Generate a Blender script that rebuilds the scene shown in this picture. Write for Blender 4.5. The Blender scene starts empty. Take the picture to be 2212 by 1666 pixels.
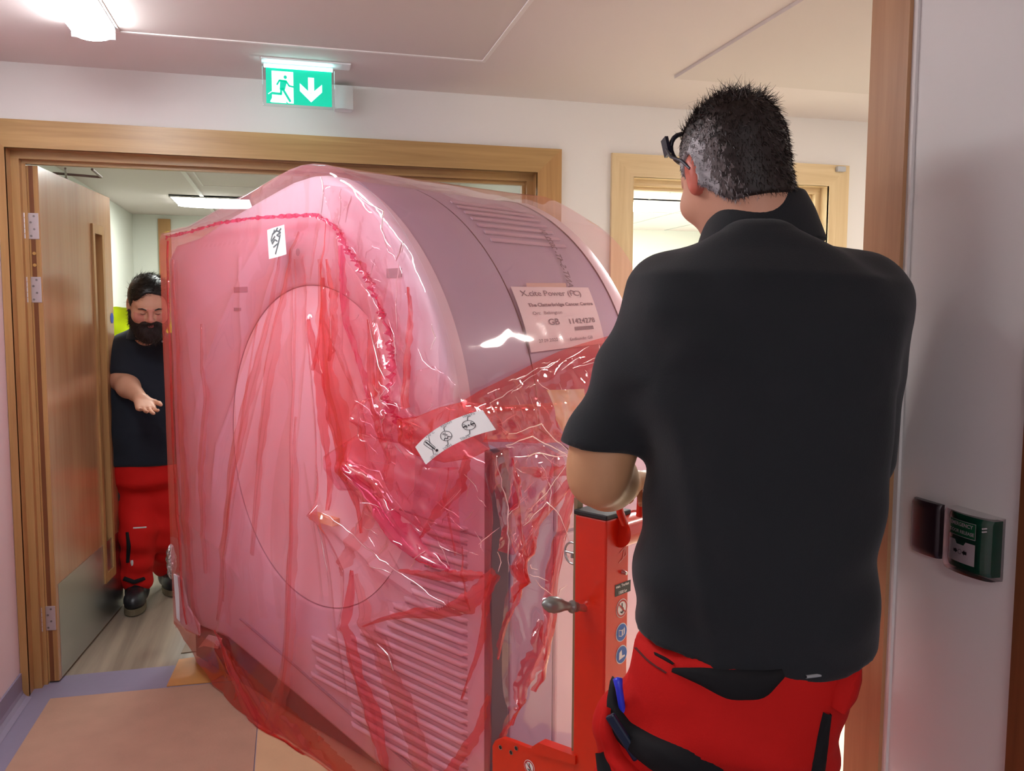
import bpy, bmesh, math, random
import numpy as np
from math import sin, cos, tan, pi, radians, sqrt, atan2, hypot
from mathutils import Vector, Matrix
random.seed(7); np.random.seed(7)
SC = bpy.context.scene
COL = SC.collection

# ------------------------------------------------------------------ camera
FPX, YAW, PITCH, ROLL, CH = 1830.0, radians(14.67), radians(4.86), radians(.22), 1.5
_w = np.array([sin(YAW)*cos(PITCH), cos(YAW)*cos(PITCH), -sin(PITCH)])
_r = np.array([cos(YAW), -sin(YAW), 0.0]); _u = np.cross(_r, _w)
_r, _u = _r*cos(ROLL)+_u*sin(ROLL), -_r*sin(ROLL)+_u*cos(ROLL)
EYE = np.array([0, 0, CH])
cam = bpy.data.cameras.new('camera'); camo = bpy.data.objects.new('camera', cam); COL.objects.link(camo)
cam.sensor_fit = 'HORIZONTAL'; cam.sensor_width = 36; cam.lens = 36*FPX/2212
cam.clip_start = .05; cam.clip_end = 60
camo.matrix_world = Matrix(((_r[0], _u[0], -_w[0], 0), (_r[1], _u[1], -_w[1], 0), (_r[2], _u[2], -_w[2], CH), (0, 0, 0, 1)))
SC.camera = camo
# ------------------------------------------------------------------ world, exposure
wd = bpy.data.worlds.new('world'); SC.world = wd; wd.use_nodes = True
wd.node_tree.nodes['Background'].inputs[0].default_value = (.96, .98, 1, 1)
wd.node_tree.nodes['Background'].inputs[1].default_value = .9
SC.view_settings.view_transform = 'Standard'; SC.view_settings.look = 'None'
SC.view_settings.exposure = 0.08; SC.view_settings.gamma = 1; SC.view_settings.use_curve_mapping = False
# lamp strengths (emission of the diffusers)
L_STRIP, L_FILL, L_ROOM, L_ROOM2, L_HALL = 34.0, 30.0, 30.0, 90.0, 75.0

def ray(x, y): return _w+(x-1106)/FPX*_r-(y-833)/FPX*_u
def dep(x, y, d): return EYE+ray(x, y)*d                 # a point seen at (x, y), d metres ahead
def onplane(x, y, n, d):
    n = np.array(n, float); q = ray(x, y); return EYE+q*((d-n@EYE)/(n@q))
def onY(x, y, Y): return onplane(x, y, (0, 1, 0), Y)
def onX(x, y, X): return onplane(x, y, (1, 0, 0), X)
def onZ(x, y, Z): return onplane(x, y, (0, 0, 1), Z)

# ------------------------------------------------------------------ materials
def srgb(r, g, b):
    f = lambda c: (c/12.92 if c <= .04045 else ((c+.055)/1.055)**2.4)
    return (f(r/255), f(g/255), f(b/255), 1)
MATS = {}
def mat(name, col, rough=.5, metal=0., emit=None, es=0., spec=.5, bump=None, var=None, coat=0.):
    """col: linear rgba. bump=(scale, strength). var=(scale, amount) mottles the colour"""
    if name in MATS: return MATS[name]
    m = bpy.data.materials.new(name); m.use_nodes = True; nt = m.node_tree; p = nt.nodes['Principled BSDF']
    p.inputs['Base Color'].default_value = col; p.inputs['Roughness'].default_value = rough
    p.inputs['Metallic'].default_value = metal; p.inputs['Specular IOR Level'].default_value = spec
    p.inputs['Coat Weight'].default_value = coat
    if emit is not None:
        p.inputs['Emission Color'].default_value = emit; p.inputs['Emission Strength'].default_value = es
    tc = nt.nodes.new('ShaderNodeTexCoord')
    if var:
        n = nt.nodes.new('ShaderNodeTexNoise'); n.inputs['Scale'].default_value = var[0]; n.inputs['Detail'].default_value = 5
        nt.links.new(tc.outputs['Object'], n.inputs['Vector'])
        mx = nt.nodes.new('ShaderNodeMix'); mx.data_type = 'RGBA'
        a = var[1]; mx.inputs[6].default_value = (col[0]*(1-a), col[1]*(1-a), col[2]*(1-a), 1)
        mx.inputs[7].default_value = (min(1, col[0]*(1+a)), min(1, col[1]*(1+a)), min(1, col[2]*(1+a)), 1)
        nt.links.new(n.outputs['Fac'], mx.inputs[0]); nt.links.new(mx.outputs[2], p.inputs['Base Color'])
    if bump:
        n = nt.nodes.new('ShaderNodeTexNoise'); n.inputs['Scale'].default_value = bump[0]; n.inputs['Detail'].default_value = 4
        nt.links.new(tc.outputs['Object'], n.inputs['Vector'])
        b = nt.nodes.new('ShaderNodeBump'); b.inputs['Strength'].default_value = bump[1]; b.inputs['Distance'].default_value = .01
        nt.links.new(n.outputs['Fac'], b.inputs['Height']); nt.links.new(b.outputs['Normal'], p.inputs['Normal'])
    MATS[name] = m; return m
def wood(name, c1, c2, axis, rough=.35, scale=1.0):
    """oak veneer: fine streaks running along axis"""
    if name in MATS: return MATS[name]
    m = mat(name, c1, rough); nt = m.node_tree; p = nt.nodes['Principled BSDF']
    tc = nt.nodes.new('ShaderNodeTexCoord'); mp = nt.nodes.new('ShaderNodeMapping')
    sc = [38*scale]*3; sc[axis] = 1.6*scale; mp.inputs['Scale'].default_value = sc
    n = nt.nodes.new('ShaderNodeTexNoise'); n.inputs['Scale'].default_value = 1; n.inputs['Detail'].default_value = 7; n.inputs['Roughness'].default_value = .6
    n.inputs['Distortion'].default_value = .6
    cr = nt.nodes.new('ShaderNodeValToRGB'); cr.color_ramp.elements[0].position = .3; cr.color_ramp.elements[1].position = .72
    cr.color_ramp.elements[0].color = c1; cr.color_ramp.elements[1].color = c2
    nt.links.new(tc.outputs['Object'], mp.inputs[0]); nt.links.new(mp.outputs[0], n.inputs['Vector'])
    nt.links.new(n.outputs['Fac'], cr.inputs[0]); nt.links.new(cr.outputs[0], p.inputs['Base Color'])
    b = nt.nodes.new('ShaderNodeBump'); b.inputs['Strength'].default_value = .08; b.inputs['Distance'].default_value = .004
    nt.links.new(n.outputs['Fac'], b.inputs['Height']); nt.links.new(b.outputs['Normal'], p.inputs['Normal'])
    return m
def film(name, tint, body, base=.22, edge=.85, bump=0., bscale=9., gloss=.07):
    """thin tinted plastic film: clear tint, a hazy body that thickens at grazing angles, gloss on top"""
    if name in MATS: return MATS[name]
    m = bpy.data.materials.new(name); m.use_nodes = True; nt = m.node_tree; nt.nodes.clear(); N = nt.nodes.new; Lk = nt.links.new
    out = N('ShaderNodeOutputMaterial'); tr = N('ShaderNodeBsdfTransparent'); tr.inputs[0].default_value = tint
    di = N('ShaderNodeBsdfDiffuse'); di.inputs[0].default_value = body
    tl = N('ShaderNodeBsdfTranslucent'); tl.inputs[0].default_value = body
    md = N('ShaderNodeMixShader'); md.inputs[0].default_value = .5; Lk(di.outputs[0], md.inputs[1]); Lk(tl.outputs[0], md.inputs[2])
    lw = N('ShaderNodeLayerWeight'); lw.inputs['Blend'].default_value = .5
    pw = N('ShaderNodeMath'); pw.operation = 'POWER'; pw.inputs[1].default_value = 3.0; Lk(lw.outputs['Facing'], pw.inputs[0])
    mr = N('ShaderNodeMapRange'); mr.inputs[3].default_value = base; mr.inputs[4].default_value = edge; Lk(pw.outputs[0], mr.inputs[0])
    m1 = N('ShaderNodeMixShader'); Lk(mr.outputs[0], m1.inputs[0]); Lk(tr.outputs[0], m1.inputs[1]); Lk(md.outputs[0], m1.inputs[2])
    gl = N('ShaderNodeBsdfGlossy'); gl.inputs['Roughness'].default_value = .06; gl.inputs['Color'].default_value = (1, .96, .97, 1)
    fr = N('ShaderNodeLayerWeight'); fr.inputs['Blend'].default_value = .5
    p5 = N('ShaderNodeMath'); p5.operation = 'POWER'; p5.inputs[1].default_value = 4.0; Lk(fr.outputs['Facing'], p5.inputs[0])
    r5 = N('ShaderNodeMapRange'); r5.inputs[3].default_value = gloss; r5.inputs[4].default_value = .75; Lk(p5.outputs[0], r5.inputs[0])
    m2 = N('ShaderNodeMixShader'); Lk(r5.outputs[0], m2.inputs[0]); Lk(m1.outputs[0], m2.inputs[1]); Lk(gl.outputs[0], m2.inputs[2])
    if bump:
        tc = N('ShaderNodeTexCoord'); n = N('ShaderNodeTexNoise'); n.noise_type = 'RIDGED_MULTIFRACTAL'; n.inputs['Scale'].default_value = bscale; n.inputs['Detail'].default_value = 3
        Lk(tc.outputs['Object'], n.inputs['Vector']); b = N('ShaderNodeBump'); b.inputs['Strength'].default_value = bump; b.inputs['Distance'].default_value = .02
        Lk(n.outputs['Fac'], b.inputs['Height'])
        for q in (gl, fr): Lk(b.outputs['Normal'], q.inputs['Normal'])
    Lk(m2.outputs[0], out.inputs[0]); MATS[name] = m; return m
def clear(name, tint=(.95, .97, .97, 1), gloss=1.45):
    m = bpy.data.materials.new(name); m.use_nodes = True; nt = m.node_tree; nt.nodes.clear(); N = nt.nodes.new; Lk = nt.links.new
    out = N('ShaderNodeOutputMaterial'); tr = N('ShaderNodeBsdfTransparent'); tr.inputs[0].default_value = tint
    gl = N('ShaderNodeBsdfGlossy'); gl.inputs['Roughness'].default_value = .04; fr = N('ShaderNodeFresnel'); fr.inputs[0].default_value = gloss
    m2 = N('ShaderNodeMixShader'); Lk(fr.outputs[0], m2.inputs[0]); Lk(tr.outputs[0], m2.inputs[1]); Lk(gl.outputs[0], m2.inputs[2]); Lk(m2.outputs[0], out.inputs[0])
    MATS[name] = m; return m

WALL = mat('white_wall_paint', srgb(226, 221, 217), .6, var=(1.3, .02), bump=(90, .03))
WALLP = mat('pale_pink_wall_paint', srgb(222, 205, 208), .6, bump=(90, .03))
CEIL = mat('ceiling_plaster', srgb(218, 208, 204), .8, bump=(60, .03))
CEIL2 = mat('hatch_board', srgb(208, 198, 192), .8)
ROOMW = mat('cool_white_wall', srgb(214, 216, 206), .7)
TRIMW = mat('white_trim', srgb(228, 222, 218), .5)
OAKX = wood('oak_along_x', srgb(188, 152, 100), srgb(160, 122, 74), 0)
OAKZ = wood('oak_along_z', srgb(186, 144, 92), srgb(158, 114, 68), 2)
OAKY = wood('oak_along_y', srgb(190, 138, 76), srgb(160, 106, 52), 1)
PALEX = wood('pale_oak_along_x', srgb(224, 200, 158), srgb(206, 178, 134), 0)
PALEZ = wood('pale_oak_along_z', srgb(224, 200, 158), srgb(206, 178, 134), 2)
LEAF = wood('door_veneer', srgb(190, 142, 100), srgb(170, 118, 78), 2, rough=.22, scale=.5); LEAF.node_tree.nodes['Principled BSDF'].inputs['Coat Weight'].default_value = .8; LEAF.node_tree.nodes['Principled BSDF'].inputs['Coat Roughness'].default_value = .25
DARKW = wood('dark_oak_edge', srgb(128, 78, 46), srgb(104, 60, 34), 2)
POSTW = wood('post_veneer', srgb(190, 144, 104), srgb(166, 118, 80), 2, scale=.8)
VINYL = mat('lavender_vinyl', srgb(132, 124, 146), .45, var=(40, .05))
PLANK = wood('grey_wood_vinyl', srgb(160, 146, 128), srgb(112, 100, 88), 1, rough=.35, scale=.35)
HARDB = mat('brown_hardboard', srgb(168, 130, 110), .75, var=(9, .13), bump=(120, .1))
HARDP = mat('tan_hardboard', srgb(194, 158, 122), .7, var=(9, .1), bump=(120, .1))
PLYO = mat('orange_plywood', srgb(190, 132, 74), .5, var=(14, .15))
CREAM = mat('cream_lit_floor', srgb(232, 212, 180), .5, var=(6, .03))  # cream floor tone, paled for the bright light from the side hall
STEEL = mat('brushed_steel', (.55, .56, .57, 1), .28, 1.0, bump=(200, .03))
HING = mat('satin_hinge', (.6, .55, .57, 1), .4, .8)
BLACK = mat('black_rubber', (.012, .012, .013, 1), .6)
DARKGAP = mat('dark_gap', (.02, .016, .014, 1), .8)
WHITE = mat('white_plastic', (.8, .8, .8, 1), .35)
PAPER = mat('white_paper', (.86, .86, .85, 1), .6)
INK = mat('black_ink', (.015, .015, .02, 1), .6)
GREYINK = mat('grey_ink', (.2, .19, .22, 1), .6)
RED = mat('orange_red_enamel', srgb(214, 40, 8), .32, coat=.3, var=(60, .04))
FILM = film('pink_film', (1.0, .82, .91, 1), srgb(242, 88, 82), .26, .7, .14, 7)
FILMH = film('pink_film_bunched', (1.0, .56, .50, 1), srgb(222, 60, 40), .50, .85, .2, 8)
GLINT = film('pink_film_glint', (1.0, .84, .88, 1), srgb(252, 176, 184), .3, .5, 0, 8, .6)  # paler, glossier film for tubes that stand in for highlight lines
FILML = film('pink_film_single', (1.0, .90, .95, 1), srgb(246, 140, 150), .15, .5, .15, 9)
FILMK = film('pink_film_crinkled', (1.0, .90, .94, 1), srgb(244, 130, 140), .12, .6, .9, 14)
FOLDS = film('pink_film_overlap', (1.0, .80, .80, 1), srgb(238, 84, 70), .15, .6, .15, 8)
FILMR = film('pink_film_crumpled', (1.0, .68, .80, 1), srgb(238, 66, 76), .18, .85, .7, 16)
FOLD = film('pink_film_doubled', (1.0, .52, .56, 1), srgb(236, 62, 52), .34, .9, .2, 8)
FOLDM = film('pink_film_tripled', (1.0, .36, .58, 1), srgb(232, 50, 96), .42, .9, .5, 12)
GLASS = clear('clear_glass')

# ------------------------------------------------------------------ builders
def tag(o, label=None, cat=None, group=None, kind=None):
    if label: o['label'] = label
    if cat: o['category'] = cat
    if group: o['group'] = group
    if kind: o['kind'] = kind
    return o
def empty(name, loc, rz=0, **k):
    o = bpy.data.objects.new(name, None); COL.objects.link(o); o.empty_display_size = .1
    o.matrix_world = Matrix.Translation(Vector([float(c) for c in loc])) @ Matrix.Rotation(rz, 4, 'Z'); return tag(o, **k)
def worldmat(o):
    return (worldmat(o.parent) @ o.matrix_basis) if o.parent else o.matrix_basis
class MB:
    """collects geometry given in world coordinates; build() links it as one mesh object"""
    def __init__(s): s.v = []; s.f = []; s.m = []; s.mats = []; s.sm = []
    def mi(s, m):
        if m not in s.mats: s.mats.append(m)
        return s.mats.index(m)
    def add(s, vs, fs, m, smooth=False):
        n = len(s.v); s.v += [tuple(float(c) for c in v) for v in vs]; k = s.mi(m)
        s.f += [tuple(n+i for i in f) for f in fs]; s.m += [k]*len(fs); s.sm += [smooth]*len(fs); return s
    def box(s, lo, hi, m, xf=None):
        (a, b, c), (d, e, f) = lo, hi
        vs = [(a, b, c), (d, b, c), (d, e, c), (a, e, c), (a, b, f), (d, b, f), (d, e, f), (a, e, f)]
        if xf: vs = [xf(*v) for v in vs]
        return s.add(vs, [(0, 3, 2, 1), (4, 5, 6, 7), (0, 1, 5, 4), (1, 2, 6, 5), (2, 3, 7, 6), (3, 0, 4, 7)], m)
    def rbox(s, lo, hi, m, r=.003, xf=None, seg=2):
        bm = bmesh.new(); bmesh.ops.create_cube(bm, size=1)
        for v in bm.verts: v.co = Vector([(lo[i]+hi[i])/2+v.co[i]*(hi[i]-lo[i]) for i in range(3)])
        bmesh.ops.bevel(bm, geom=bm.edges[:], offset=r, segments=seg, affect='EDGES', profile=.5)
        bm.verts.ensure_lookup_table()
        vs = [tuple(v.co) for v in bm.verts]; fs = [[v.index for v in f.verts] for f in bm.faces]; bm.free()
        if xf: vs = [xf(*v) for v in vs]
        return s.add(vs, fs, m, False)
    def grid(s, fn, nu, nv, m, smooth=True, wrap=False):
        vs = [fn(i/(nu if wrap else nu-1), j/(nv-1)) for i in range(nu) for j in range(nv)]
        fs = []
        for i in range(nu if wrap else nu-1):
            for j in range(nv-1):
                a = i*nv+j; b = ((i+1) % nu)*nv+j; fs.append((a, b, b+1, a+1))
        return s.add(vs, fs, m, smooth)
    def tube(s, pts, r, m, seg=12, cap=True):
        pts = [np.array(p, float) for p in pts]; n = len(pts)
        rr = r if hasattr(r, '__len__') else [r]*n
        vs = []; prev = None
        for i, p in enumerate(pts):
            t = pts[min(i+1, n-1)]-pts[max(i-1, 0)]; t /= np.linalg.norm(t)+1e-12
            if prev is None:
                a = np.cross(t, (0, 0, 1.0));
                if np.linalg.norm(a) < 1e-3: a = np.cross(t, (0, 1.0, 0))
            else: a = prev-t*(prev@t)
            a /= np.linalg.norm(a); b = np.cross(t, a); prev = a
            for k in range(seg):
                q = 2*pi*k/seg; vs.append(p+(a*cos(q)+b*sin(q))*rr[i])
        fs = [(i*seg+k, i*seg+(k+1) % seg, (i+1)*seg+(k+1) % seg, (i+1)*seg+k) for i in range(n-1) for k in range(seg)]
        s.add(vs, fs, m, True)
        if cap:
            s.add(vs[:seg][::-1], [tuple(range(seg))], m); s.add(vs[-seg:], [tuple(range(seg))], m)
        return s
    def prism(s, poly, fn, t0, t1, m):
        """poly of (u, v); fn(u, v, t) -> world"""
        n = len(poly); vs = [fn(u, v, t0) for u, v in poly]+[fn(u, v, t1) for u, v in poly]
        s.add(vs, [tuple(range(n))[::-1], tuple(range(n, 2*n))]+[(i, (i+1) % n, n+(i+1) % n, n+i) for i in range(n)], m); return s
    def text(s, txt, size, m, fn, bold=0.0, align='LEFT'):
        """fn(x, y) -> world point on the surface, x, y in text units scaled by size"""
        c = bpy.data.curves.new('t', 'FONT'); c.body = txt; c.size = size; c.align_x = align; c.align_y = 'CENTER'; c.resolution_u = 3; c.offset = bold
        o = bpy.data.objects.new('t', c); COL.objects.link(o)
        me = bpy.data.meshes.new_from_object(o.evaluated_get(bpy.context.evaluated_depsgraph_get()))
        s.add([fn(v.co.x, v.co.y) for v in me.vertices], [tuple(p.vertices) for p in me.polygons], m)
        bpy.data.objects.remove(o); bpy.data.curves.remove(c); bpy.data.meshes.remove(me); return s
    def line(s, pts, w, m, fn, closed=False):
        """flat stroke of width w through 2-D points pts, laid by fn"""
        P = [np.array(p, float) for p in pts]
        if closed: P = P+[P[0]]
        for a, b in zip(P[:-1], P[1:]):
            d = b-a; L = np.linalg.norm(d)
            if L < 1e-9: continue
            d /= L; nn = np.array((-d[1], d[0]))*w/2; a2 = a-d*w*.3; b2 = b+d*w*.3
            s.add([fn(*(a2-nn)), fn(*(b2-nn)), fn(*(b2+nn)), fn(*(a2+nn))], [(0, 1, 2, 3)], m)
        return s
    def disc(s, c, r, m, fn, n=28, r2=0):
        if r2:
            vs = [fn(c[0]+q*cos(2*pi*i/n), c[1]+q*sin(2*pi*i/n)) for q in (r2, r) for i in range(n)]
            return s.add(vs, [(i, (i+1) % n, n+(i+1) % n, n+i) for i in range(n)], m)
        return s.add([fn(c[0]+r*cos(2*pi*i/n), c[1]+r*sin(2*pi*i/n)) for i in range(n)], [tuple(range(n))], m)
    def poly(s, pts, m, fn): return s.add([fn(*p) for p in pts], [tuple(range(len(pts)))], m)
    def build(s, name, parent=None, weld=False, origin=None, **k):
        me = bpy.data.meshes.new(name); o = bpy.data.objects.new(name, me); COL.objects.link(o)
        if parent is not None:
            o.parent = parent; inv = worldmat(parent).inverted()
        else:
            a = np.array(s.v); org = Vector(((a[:, 0].min()+a[:, 0].max())/2, (a[:, 1].min()+a[:, 1].max())/2, a[:, 2].min())) if origin is None else Vector(origin)
            o.location = org; inv = Matrix.Translation(-org)
        me.from_pydata([inv @ Vector(v) for v in s.v], [], s.f)
        for m in s.mats: me.materials.append(m)
        me.polygons.foreach_set('material_index', s.m); me.polygons.foreach_set('use_smooth', s.sm); me.update()
        return tag(o, **k)
def S(name, mb, **k): return mb.build(name, kind='structure', **k)

# ================================================================== THE ROOM
ZC, YW, YB = 2.42, 3.585, 3.745          # ceiling height, far wall front, far wall back
S('floor', MB().box((-1.6, -3.2, -.1), (4.6, YB, 0), VINYL))
S('floor_room', MB().box((-1.6, YB, -.1), (4.6, 9.1, 0), PLANK))
S('ceiling', MB().box((-1.6, -3.2, ZC), (4.6, 9.1, ZC+.08), CEIL))
b = MB(); OP1 = (-1.04, 1.075, 2.135); OP2 = (1.46, 2.51, 2.135)
b.box((-1.6, YW, 0), (OP1[0], YB, ZC), WALL).box((OP1[0], YW, OP1[2]), (OP1[1], YB, ZC), WALL)
b.box((OP1[1], YW, 0), (OP2[0], YB, ZC), WALL).box((OP2[0], YW, OP2[2]), (OP2[1], YB, ZC), WALL).box((OP2[1], YW, 0), (4.6, YB, ZC), WALL)
S('wall_far', b)
S('wall_left', MB().box((-1.14, -3.2, 0), (-1.04, YW, ZC), WALLP))
S('wall_right', MB().box((1.1, -3.2, 0), (1.24, 1.431, ZC), WALL))
S('wall_hall_side', MB().box((1.24, 1.33, 0), (4.6, 1.431, ZC), WALL))
S('wall_hall_end', MB().box((4.5, YW, 0), (4.6, 9.1, ZC), WALL))
S('wall_room_left', MB().box((-1.5, YB, 0), (-1.42, 8.75, ZC), ROOMW))
S('wall_room_back', MB().box((-1.5, 8.72, 0), (4.5, 8.8, ZC), ROOMW))
S('wall_between_rooms', MB().box((1.2, YB, 0), (1.3, 8.72, ZC), ROOMW))
# covings / skirtings (vinyl coved up the wall)
def cove(name, a, c, nrm, h=.1):
    a = np.array(a, float); c = np.array(c, float); nrm = np.array(nrm, float)
    pr = [(0.001, h), (.008, h), (.008, .035), (.012, .02), (.022, .008), (.04, .0015), (.001, .0015)]
    S(name, MB().prism(pr, lambda u, v, t: a+(c-a)*t+nrm*u+np.array((0, 0, v)), 0, 1, VINYL))
cove('baseboard_left', (-1.04, -3.1, 0), (-1.04, 3.56, 0), (1, 0, 0))
cove('baseboard_right', (1.1, -3.1, 0), (1.1, .93, 0), (-1, 0, 0))
cove('baseboard_far', (1.16, YW, 0), (1.37, YW, 0), (0, -1, 0))
cove('baseboard_hall', (2.62, YW, 0), (4.5, YW, 0), (0, -1, 0))

def door_frame(n, x0, x1, zt, aw, mx, mz, stop=.02, left_cut=None):
    """oak architrave, lining and stop of an opening whose clear lining is x0..x1, top zt"""
    b = MB(); yf = YW-.018
    xo0 = x0-aw if left_cut is None else left_cut; xo1 = x1+aw; zo = zt+aw-.005
    q = lambda u, v, t: (u, t, v)
    b.prism([(xo0, zo), (x0, zt) if left_cut is None else (left_cut, zt), (x1, zt), (xo1, zo)], q, yf, YW, mx) if left_cut is None else \
        b.prism([(xo0, zo), (xo0, zt+(x0-xo0)), (x0, zt), (x1, zt), (xo1, zo)], q, yf, YW, mx)
    b.prism([(x1, 0), (xo1, 0), (xo1, zo), (x1, zt)], q, yf, YW, mz)
    if left_cut is None: b.prism([(xo0, 0), (x0, 0), (x0, zt), (xo0, zo)], q, yf, YW, mz)
    else: b.prism([(xo0, 0), (x0, 0), (x0, zt), (xo0, zt+(x0-xo0))], q, yf, YW, mz)
    S('trim_%d' % n, b)
    b = MB(); t = .03
    b.box((x0-t, YW-.012, 0), (x0, YB, zt), mz).box((x1, YW-.012, 0), (x1+t, YB, zt), mz).box((x0-t, YW-.012, zt), (x1+t, YB, zt+t), mx)
    # stepped stop
    for k, (y0, y1, dx) in enumerate(((YW+.055, YB-.05, .028), (YW+.085, YB-.05, .042))):
        b.box((x0, y0, 0), (x0+dx, y1, zt-dx), mz).box((x1-dx, y0, 0), (x1, y1, zt-dx), mz).box((x0, y0, zt-dx), (x1, y1, zt), mx)
    S('trim_%d' % (n+1), b)
door_frame(1, -1.012, 1.045, 2.107, .108, OAKX, OAKZ, left_cut=-1.038)
door_frame(3, 1.49, 2.487, 2.108, .104, PALEX, PALEZ)
# wooden cover of the wall end at the right
S('trim_5', MB().box((1.086, 1.34, 0), (1.1, 1.444, ZC), POSTW).box((1.1, 1.431, 0), (1.24, 1.444, ZC), POSTW).box((1.094, 1.329, 0), (1.0999, 1.34, ZC), TRIMW))
S('trim_6', MB().box((1.082, .93, 0), (1.1, 1.045, ZC-.1), DARKW))
# ceiling hatches
b = MB(); x0, x1, y0, y1 = -.535, .708, .9, 3.11; w_ = .014; z0 = ZC-.006
b.box((x0, y1-w_, z0), (x1, y1, ZC), TRIMW).box((x0, y0, z0), (x0+w_, y1-w_, ZC), TRIMW).box((x1-w_, y0, z0), (x1, y1-w_, ZC), TRIMW).box((x0, y0, z0), (x1, y0+w_, ZC), TRIMW)
b.box((x0+w_, y0+w_, ZC-.002), (x1-w_, y1-w_, ZC), CEIL2); S('trim_7', b)
S('trim_8', MB().box((1.457, .0, ZC-.012), (3.2, 3.1, ZC), CEIL2))
b = MB().box((-.67, YB, ZC-.01), (-.64, 8.72, ZC), TRIMW); S('trim_9', b)
b = MB(); x0, x1, y0, y1 = -.6, .6, 5.6, 6.63
for q in ((x0, y1-.01, x1, y1), (x0, y0, x0+.01, y1), (x1-.01, y0, x1, y1)): b.box((q[0], q[1], ZC-.004), (q[2], q[3], ZC), TRIMW)
S('trim_10', b)
S('trim_11', MB().box((-1.42, 8.705, 1.66), (-1.19, 8.72, 1.68), mat('grey_trim', (.45, .45, .43, 1), .5)))
S('trim_12', MB().box((-1.19, 8.69, 0), (-1.08, 8.72, 2.38), OAKZ))
# second room: ceiling tile joints and a far window wall
b = MB()
for i in range(6): b.box((1.3, 4.2+i*.6, ZC-.004), (4.5, 4.215+i*.6, ZC), mat('tile_joint', (.5, .52, .5, 1), .6))
for i in range(5): b.box((1.6+i*.6, YB, ZC-.004), (1.615+i*.6, 8.7, ZC), MATS['tile_joint'])
S('trim_13', b)

# ------------------------------------------------------------------ lamps
def lamp(name, lo, hi, col, st, ends=True, **k):
    t = empty(name, ((lo[0]+hi[0])/2, (lo[1]+hi[1])/2, hi[2]), **k)
    em = mat('lit_diffuser_%s_%.1f' % (name, st), (.9, .9, .9, 1), .4, emit=col, es=st)
    b = MB(); h = hi[2]-lo[2]; w2 = (hi[0]-lo[0])/2; cx = (lo[0]+hi[0])/2
    prof = [(cx-w2*cos(pi*i/10)*1.0, hi[2]-.008-(h-.008)*sin(pi*i/10)**.5) for i in range(11)]
    b.prism(prof, lambda u, v, tt: (u, tt, v), lo[1]+.012, hi[1]-.012, em); b.build('diffuser', t)
    b = MB().box((lo[0]-.002, lo[1], hi[2]-.01), (hi[0]+.002, hi[1], hi[2]), WHITE)
    b.box((lo[0]-.002, lo[1], lo[2]+.01), (hi[0]+.002, lo[1]+.012, hi[2]), WHITE).box((lo[0]-.002, hi[1]-.012, lo[2]+.01), (hi[0]+.002, hi[1], hi[2]), WHITE)
    b.build('housing', t); return t
lamp('strip_light', (-.655, 1.65, 2.365), (-.53, 3.06, ZC), (.93, .97, 1, 1), L_STRIP, label='glowing white fluorescent strip light on the corridor ceiling at the top left', cat='ceiling light')
lamp('strip_light', (-.655, -2.6, 2.36), (-.53, -.9, ZC), (.95, .97, 1, 1), L_FILL, label='added unseen fill light built as a ceiling strip light behind the camera', cat='ceiling light')  # added lamp, never in view, fills the film front with light
lamp('ceiling_downlight', (2.55, 2.1, 2.39), (2.85, 2.4, ZC), (1, .93, .84, 1), L_HALL, label='small square ceiling light over the side hall behind the wooden wall end', cat='ceiling light')
lamp('ceiling_panel_light', (-.5, 4.9, 2.39), (.1, 5.5, ZC), (.96, 1, .95, 1), L_ROOM, label='square ceiling light of the room behind the wide doorway', cat='ceiling light')
lamp('ceiling_panel_light', (-.9, 7.2, 2.39), (-.3, 7.8, ZC), (.96, 1, .95, 1), L_ROOM, label='square ceiling light far back in the room behind the wide doorway', cat='ceiling light')
for i, (x, y) in enumerate(((1.9, 4.6), (1.9, 6.4))):
    lamp('ceiling_panel_light', (x, y, 2.385), (x+1.2, y+.6, ZC), (.93, 1, .97, 1), L_ROOM2, label=('bright ceiling light just inside the second doorway', 'bright ceiling light deeper in the room behind the second doorway')[i], cat='ceiling light')
# ================================================================== door leaf of the wide doorway (open into the room)
H0 = np.array((-.978, 3.685, 0.)); _a = radians(85)          # hinge edge and direction of the leaf
LD = np.array((cos(_a), sin(_a), 0.)); LN = np.array((sin(_a), -cos(_a), 0.))    # along the leaf, and its face normal (towards the opening)
def LF(u, t, z): return tuple(H0+LD*u+LN*t+np.array((0, 0, z)))
LW, LT = .925, .048
door = empty('door_1', H0, kind='structure')
nF, dF = LN, LN@(H0+LN*LT)
def leafuv(x, y):
    p = onplane(x, y, nF, dF); return (p-H0)@LD, p[2]
va, vb = leafuv(197, 497), leafuv(220, 508); vc = leafuv(222, 1262)
vu0, vu1, vz0, vz1 = va[0]+.012, min(vb[0]+.02, LW-.05), max(.2, vc[1]), va[1]
bb = MB(); fr = .03
u0, u1, z0, z1 = vu0, vu0+.13, .24, va[1]
if u1 > LW-.06: u1 = LW-.06
q = lambda u, t, z: LF(u, t, z)
for lo, hi in (((0, 0, .008), (u0, LT, 2.06)), ((u1, 0, .008), (LW, LT, 2.06)), ((u0, 0, z1), (u1, LT, 2.06)), ((u0, 0, .008), (u1, LT, z0))):
    bb.box(lo, hi, LEAF, q)
bb.box((-.0015, .002, .008), (0.0, LT-.002, 2.06), OAKZ, q).box((-.0025, .014, .008), (-.001, .03, 2.06), DARKW, q)
bb.build('leaf', door)
bb = MB()
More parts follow.
